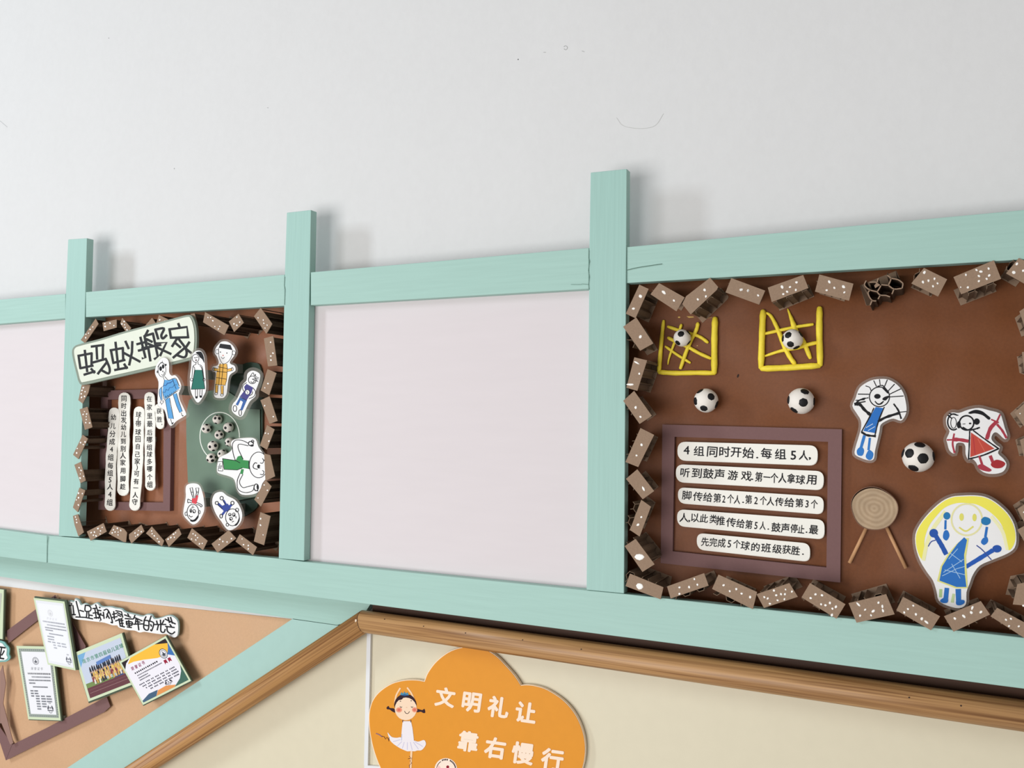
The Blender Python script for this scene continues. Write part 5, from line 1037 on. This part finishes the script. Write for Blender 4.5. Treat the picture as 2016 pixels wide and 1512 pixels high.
def L1(k, m_, Q):
    k.fill((152, 160, 152), m_([(.05, .035), (.95, .035), (.95, .965), (.05, .965)]), px=True)
    for i in range(16):
        k.fill((108, 116, 112), m_([(.06 + i * .056, .045), (.085 + i * .056, .045), (.072 + i * .056, .062)]), px=True); k.fill((108, 116, 112), m_([(.06 + i * .056, .955), (.085 + i * .056, .955), (.072 + i * .056, .938)]), px=True)
    for i in range(28):
        k.fill((116, 124, 120), m_([(.055, .07 + i * .031), (.055, .085 + i * .031), (.085, .078 + i * .031)]), px=True); k.fill((116, 124, 120), m_([(.945, .07 + i * .031), (.945, .085 + i * .031), (.915, .078 + i * .031)]), px=True)
    k.fill(PW, m_([(.11, .075), (.89, .075), (.89, .925), (.11, .925)]), px=True)
    emblem(k, m_, .48, .2, .09, .052, (96, 98, 106))
    for i, ch in enumerate('荣誉证书'):
        x, y = bil(Q, .35 + i * .09, .305); k.glyph(ch, x, y, 6.2, GRY, 0.05, px=True, sx=0.8)
    squiggle(k, m_, .2, .84, .375, (66, 66, 74), .022, 3); squiggle(k, m_, .3, .84, .42, GRY, .019, 4); squiggle(k, m_, .2, .84, .465, GRY, .019, 5); squiggle(k, m_, .2, .36, .505, GRY, .018, 6)
    squiggle(k, m_, .29, .72, .555, GRY, .016, 7)
    for j, (a, b, g) in enumerate(((.2, .42, [(.28, .31)]), (.2, .42, [(.28, .31)]), (.2, .78, [(.27, .32), (.43, .48), (.6, .63)]), (.33, .78, [(.43, .48), (.6, .63)]), (.33, .78, [(.43, .48), (.6, .63)]), (.33, .62, [(.43, .48)]), (.33, .62, [(.43, .48)]), (.33, .43, []))):
        squiggle(k, m_, a, b, .61 + j * .035, GRY, .018, 9 + j, g)
    football_mark(k, m_, .72, .84, .085, (84, 86, 96))
card('certificate', 'upright certificate with a scalloped grey border on the tan kraft paper', [(32.2, 1271.6), (103, 1273), (119.5, 1418.5), (55.5, 1416)], YP - 0.018, L1, (2.2, 1.0, 0.9))
def L2(k, m_, Q):
    k.fill((228, 228, 232), m_([(.05, .03), (.95, .03), (.95, .97), (.05, .97)]), px=True)
    k.fill((236, 236, 240), m_([(.1, .07), (.9, .07), (.9, .93), (.1, .93)]), px=True)
    emblem(k, m_, .46, .2, .085, .05, (206, 206, 208))
    for i, ch in enumerate('荣誉证书'):
        x, y = bil(Q, .34 + i * .09, .285); k.glyph(ch, x, y, 5.2, (208, 208, 212), 0.08, px=True, sx=0.8)
    c2 = (170, 172, 180)
    squiggle(k, m_, .15, .88, .34, (150, 152, 162), .021, 3); squiggle(k, m_, .27, .88, .385, c2, .018, 4); squiggle(k, m_, .18, .88, .43, c2, .018, 5); squiggle(k, m_, .18, .42, .465, c2, .017, 6); squiggle(k, m_, .28, .75, .515, c2, .016, 7)
    for j, (a, b, g) in enumerate(((.2, .42, []), (.2, .4, []), (.18, .78, [(.27, .32), (.43, .48), (.6, .63)]), (.35, .78, [(.43, .48), (.6, .63)]), (.35, .45, []))): squiggle(k, m_, a, b, .56 + j * .04, c2, .017, 9 + j, g)
    football_mark(k, m_, .8, .86, .09, (112, 114, 124))
card('certificate', 'tall faded certificate leaning over the scalloped-border one', [(65.8, 1177), (126.8, 1184.3), (148.8, 1320), (94, 1308.5)], YP - 0.028, L2, (3.0, -1.8, 1.6), pad_at=(.3, .62))
def L3(k, m_, Q):
    k.fill((196, 204, 220), m_([(.05, .07), (.95, .07), (.95, .95), (.05, .95)]), px=True)
    k.fill((120, 170, 208), m_([(.05, .07), (.22, .07), (.12, .22), (.05, .32)]), px=True)
    k.fill((118, 140, 84), m_([(.05, .66), (.95, .66), (.95, .76), (.05, .76)]), px=True)
    k.fill((64, 84, 132), m_([(.62, .6), (.95, .6), (.95, .75), (.62, .75)]), px=True)
    k.fill((104, 62, 68), m_([(.05, .75), (.95, .75), (.95, .95), (.05, .95)]), px=True)
    k.line((168, 136, 132), 0.5, m_([(.08, .86), (.93, .86)]), px=True); k.line((140, 104, 104), 0.4, m_([(.08, .8), (.93, .8)]), px=True)
    rot = math.atan2(Q[1][1] - Q[0][1], Q[1][0] - Q[0][0])
    for i, ch in enumerate('南京市第四届幼儿足球'):
        x, y = bil(Q, .145 + i * .086, .225); k.glyph(ch, x, y, 9.6, (98, 152, 130), rot, bold=0.016, px=True, sx=0.82)
    r = random.Random(4)
    for row, (n, v, cols) in enumerate(((15, .4, [(36, 40, 52), (44, 48, 60)]), (19, .5, [(226, 190, 104), (50, 40, 44), (214, 170, 84)]), (19, .58, [(232, 200, 120), (140, 60, 66), (222, 184, 100)]), (12, .64, [(222, 214, 200), (60, 56, 66), (206, 160, 84)]))):
        for i in range(n):
            u = .2 + (i + r.uniform(-.2, .2)) * .66 / n + (0.02 if row == 3 else 0); c_ = r.choice(cols); vv = v + r.uniform(-.012, .012)
            k.fill(c_, m_([(u, vv), (u + .028, vv), (u + .032, vv + .09), (u - .004, vv + .09)]), px=True)
            k.fill((70, 50, 46) if row < 1 else (206, 160, 128), m_([(u + .006, vv - .03), (u + .022, vv - .03), (u + .024, vv), (u + .004, vv)]), px=True)
    k.fill((96, 130, 190), m_([(.36, .33), (.66, .30), (.66, .37), (.36, .40)]), px=True)
    for i, ch in enumerate('领奖台'):
        x, y = bil(Q, .5 + i * .082, .69); k.glyph(ch, x, y, 7, (214, 226, 226), rot, bold=0.016, px=True, sx=0.8)
card('team_photo', 'printed team photo with green heading, tilted on the tan kraft paper', [(145.5, 1285.8), (239.7, 1246.4), (268, 1345), (174.2, 1381.4)], YP - 0.022, L3, (1.6, 1.2, 2.4), 'photo')
def L4(k, m_, Q):
    k.fill((234, 230, 236), m_([(.03, .04), (.97, .04), (.97, .96), (.03, .96)]), px=True)
    k.fill((240, 186, 62), m_([(.22, .04), (.97, .04), (.97, .26), (.86, .33), (.66, .3), (.42, .2), (.24, .14), (.12, .13)]), px=True)
    k.fill((44, 34, 38), m_([(.03, .04), (.2, .04), (.1, .1), (.03, .2)]), px=True); k.fill((44, 34, 38), m_([(.74, .04), (.97, .04), (.97, .14)]), px=True)
    k.fill((60, 112, 176), m_([(.97, .12), (.97, .42), (.86, .33), (.93, .22)]), px=True)
    k.fill((66, 104, 90), m_([(.97, .62), (.97, .96), (.68, .96), (.84, .86), (.93, .74)]), px=True)
    k.fill((222, 148, 84), m_([(.3, .96), (.38, .87), (.55, .86), (.72, .93), (.68, .96)]), px=True); k.fill((70, 96, 122), m_([(.03, .96), (.03, .92), (.2, .85), (.38, .86), (.3, .96)]), px=True)
    emblem(k, m_, .8, .28, .075, .105, (70, 74, 84))
    for a in (.735, .82): k.fill((150, 30, 56), m_([(a, .40), (a + .055, .40), (a + .055, .49), (a + .027, .46), (a, .49)]), px=True)
    rot = math.atan2(Q[1][1] - Q[0][1], Q[1][0] - Q[0][0])
    for i, ch in enumerate('荣誉证书'):
        x, y = bil(Q, .16 + i * .075, .25); k.glyph(ch, x, y, 8.2, (146, 44, 92), rot + .12, bold=0.016, px=True, sx=0.75)
    c = (72, 70, 84)
    squiggle(k, m_, .15, .62, .36, (34, 32, 44), .03, 3); squiggle(k, m_, .17, .68, .425, c, .02, 4); squiggle(k, m_, .17, .36, .48, c, .02, 5); squiggle(k, m_, .17, .38, .53, c, .02, 6)
    for j in range(4): squiggle(k, m_, .12 + .04 * j, .86, .61 + j * .055, (52, 52, 70), .022, 9 + j, [(.22, .25), (.32, .345), (.42, .445), (.52, .545), (.62, .645), (.72, .745)])
    football_mark(k, m_, .62, .82, .07, (44, 40, 54))
card('certificate', 'landscape certificate with orange sweep and rosette, nearest the sloping board', [(234.5, 1303), (326.2, 1252), (376, 1340.5), (281.4, 1388)], YP - 0.031, L4, (1.0, 0.2, 1.6))
def L5(k, m_, Q):
    k.fill((188, 190, 176), m_([(.1, .08), (.96, .08), (.9, .92), (.1, .92)]), px=True); k.fill((84, 108, 66), m_([(.1, .55), (.93, .55), (.9, .92), (.1, .92)]), px=True)
    for i in range(5): k.fill((60, 60, 66), m_([(.75 + .03 * i, .35 + .02 * i), (.77 + .03 * i, .35), (.77 + .03 * i, .52), (.75 + .03 * i, .52)]), px=True)
card('photo_card', 'photo card showing only its rounded right edge at the photo border', [(-78, 1150), (7.5, 1161), (5, 1258.5), (-86, 1246)], YP - 0.020, L5, (1.8, 0.5, 1.2), 'photo')
ts = thing('letter_cutout', 'teal-backed white cut-out letter cut off by the left photo border', 'sign', P(2, 1284, YP))
ol = smooth_loop(q('V', [(-260, 1060), (0, 1052), (70, 1110), (110, 1160), (105, 1250), (125, 1300), (90, 1335), (30, 1345), (-260, 1330)]), 3)
plate('paper', ol, YP - 0.018, 0.0014, PAPER, ts); plate('backing_card', [(a + 2, b - 0.5) for a, b in grow(ol, 3.4)], YP - 0.0166, 0.003, mat('teal_card', (122, 176, 170), 0.5), ts)
plate('foam_pad', [(-20, 1270), (-6, 1270), (-6, 1290), (-20, 1290)], YP - 0.0136, 0.0136, FOAM, ts)
k = Ink(YP - 0.018, 'V'); k.glyph('亚', -10, 1215, 250, BLK, 0.15, bold=0.016, sx=.8); k.done('lettering', ts)

# ================================================================== orange cloud sign
cs = thing('cloud_sign', 'orange cloud-shaped acrylic sign with white lettering and a dancer, below the handrail', 'sign', P(935, 1420, 0.068))
LOBES = [[(1350, 686), (1400, 683), (1470, 692), (1560, 722), (1680, 800), (1770, 900), (1830, 1020), (1858, 1150), (1850, 1290), (1800, 1430), (1700, 1550), (1500, 1640), (1000, 1660), (600, 1620), (380, 1500), (260, 1370), (195, 1220), (160, 1070), (150, 940), (160, 860), (185, 795), (240, 730), (330, 672), (430, 647), (520, 645), (588, 656)],
         [(588, 656), (620, 580), (690, 490), (800, 412), (930, 380), (1050, 395), (1150, 450), (1230, 530), (1300, 610), (1350, 686)]]
cl_ = [p for L_ in LOBES for p in smooth_line(L_, 4)[:-1]]
ol = q('M', cl_); YC = 0.0595
plate('edge_rim', grow(ol, 1.3), YC + 0.0005, 0.0078, EDGE, cs); plate('face', ol, YC - 0.0004, 0.003, ORANGE, cs)
k = Ink(YC - 0.0006, 'M'); W_ = (250, 226, 204)
for ch, x, y, s_ in (('文', 752, 778, 158), ('明', 962, 812, 165), ('礼', 1175, 856, 172), ('让', 1393, 898, 172), ('靠', 935, 1128, 165), ('右', 1148, 1180, 172), ('慢', 1368, 1222, 178), ('行', 1602, 1272, 178)):
    k.glyph(ch, x, y, s_, W_, 0.14, bold=0.036)
k.done('lettering', cs)
k = Ink(YC - 0.0006, 'N'); SK = (246, 206, 164); HRR = (46, 18, 30); DW = (236, 228, 230)
k.line(SK, 24, [(478, 440), (500, 320), (562, 210)]); k.line(SK, 24, [(790, 395), (745, 290), (682, 202)])
k.fill(HRR, [(340, 525), (372, 498), (392, 530), (462, 540), (492, 605), (440, 592), (390, 556), (352, 552)], sm=True); k.fill(HRR, [(838, 545), (920, 565), (958, 545), (972, 605), (940, 612), (900, 592), (838, 600)], sm=True)
k.ell(HRR, 648, 480, 184, 165); k.ell((244, 214, 184), 655, 545, 180, 186)
k.fill(HRR, [(468, 490), (488, 395), (560, 322), (640, 318), (720, 315), (785, 360), (822, 440), (760, 385), (700, 362), (640, 335), (590, 392), (505, 412)], sm=True)
k.fill((74, 140, 168), [(560, 312), (585, 272), (610, 296), (630, 262), (655, 292), (682, 274), (705, 322), (640, 330)]); k.fill((40, 84, 140), [(570, 322), (640, 306), (700, 322), (640, 336)])
k.ell((232, 150, 118), 545, 562, 50, 42); k.ell((220, 112, 90), 545, 562, 26, 22); k.ell((232, 150, 118), 800, 560, 44, 42); k.ell((220, 112, 90), 798, 560, 24, 22)
k.line((40, 30, 30), 9, [(562, 505), (576, 522), (592, 512)]); k.line((40, 30, 30), 9, [(742, 508), (756, 522), (772, 510)]); k.ell((40, 30, 30), 568, 420, 12, 7); k.ell((40, 30, 30), 744, 412, 11, 8)
k.line((50, 30, 30), 9, [(635, 582), (655, 615), (690, 620), (716, 588)]); k.ell((230, 190, 160), 668, 522, 14, 8)
k.fill(DW, [(605, 745), (740, 745), (765, 860), (782, 1000), (790, 1085), (585, 1085), (582, 980), (592, 860)]); k.line((70, 40, 60), 12, [(606, 730), (606, 760)]); k.line((70, 40, 60), 10, [(736, 730), (736, 762)]); k.line((200, 170, 150), 6, [(606, 745), (736, 745)])
k.fill(DW, [(358, 930), (420, 1000), (500, 1018), (575, 1010), (620, 1062), (780, 1062), (860, 1080), (955, 1055), (985, 1120), (950, 1185), (905, 1222), (845, 1225), (800, 1238), (740, 1235), (680, 1238), (620, 1215), (565, 1190), (500, 1150), (440, 1105), (395, 1050)], sm=True)
for a, b in (((590, 1080), (520, 1150)), ((630, 1090), (600, 1190)), ((680, 1095), (680, 1210)), ((730, 1090), (760, 1215)), ((780, 1090), (860, 1200)), ((800, 1080), (930, 1160)), ((560, 1050), (450, 1080))): k.line((196, 190, 214), 9, [a, b])
k.line((190, 196, 216), 12, [(590, 960), (585, 1060)])
k.line((142, 104, 120), 14, [(170, 948), (215, 965), (262, 1000)]); k.line((70, 30, 40), 7, [(262, 990), (300, 1000), (322, 1040), (345, 1010), (365, 1030), (375, 1075), (385, 1010)], sm=False)
k.line(SK, 30, [(748, 1242), (742, 1330)]); k.line(SK, 26, [(742, 1330), (735, 1520)]); k.line((90, 36, 50), 8, [(712, 1320), (740, 1345), (690, 1362), (752, 1352), (725, 1398), (750, 1430), (712, 1470), (722, 1530)], sm=False)
k.done('dancer_picture', cs)
k = Ink(YC - 0.0006, 'M'); k.ell((248, 226, 208), 757, 1352, 90, 92, 28); k.ring((60, 40, 44), 5, 757, 1352, 74, 76, 20, 150, 238); k.ell((240, 196, 186), 700, 1345, 16, 26); k.ell((140, 24, 40), 772, 1330, 12, 12)
for i in range(11):
    t = math.radians(250 + i * 9.5)
    if i in (4,): continue
    k.ell((50, 36, 40), 757 + 78 * math.cos(t), 1352 + 80 * math.sin(t), 5, 8)
k.done('round_emblem', cs)
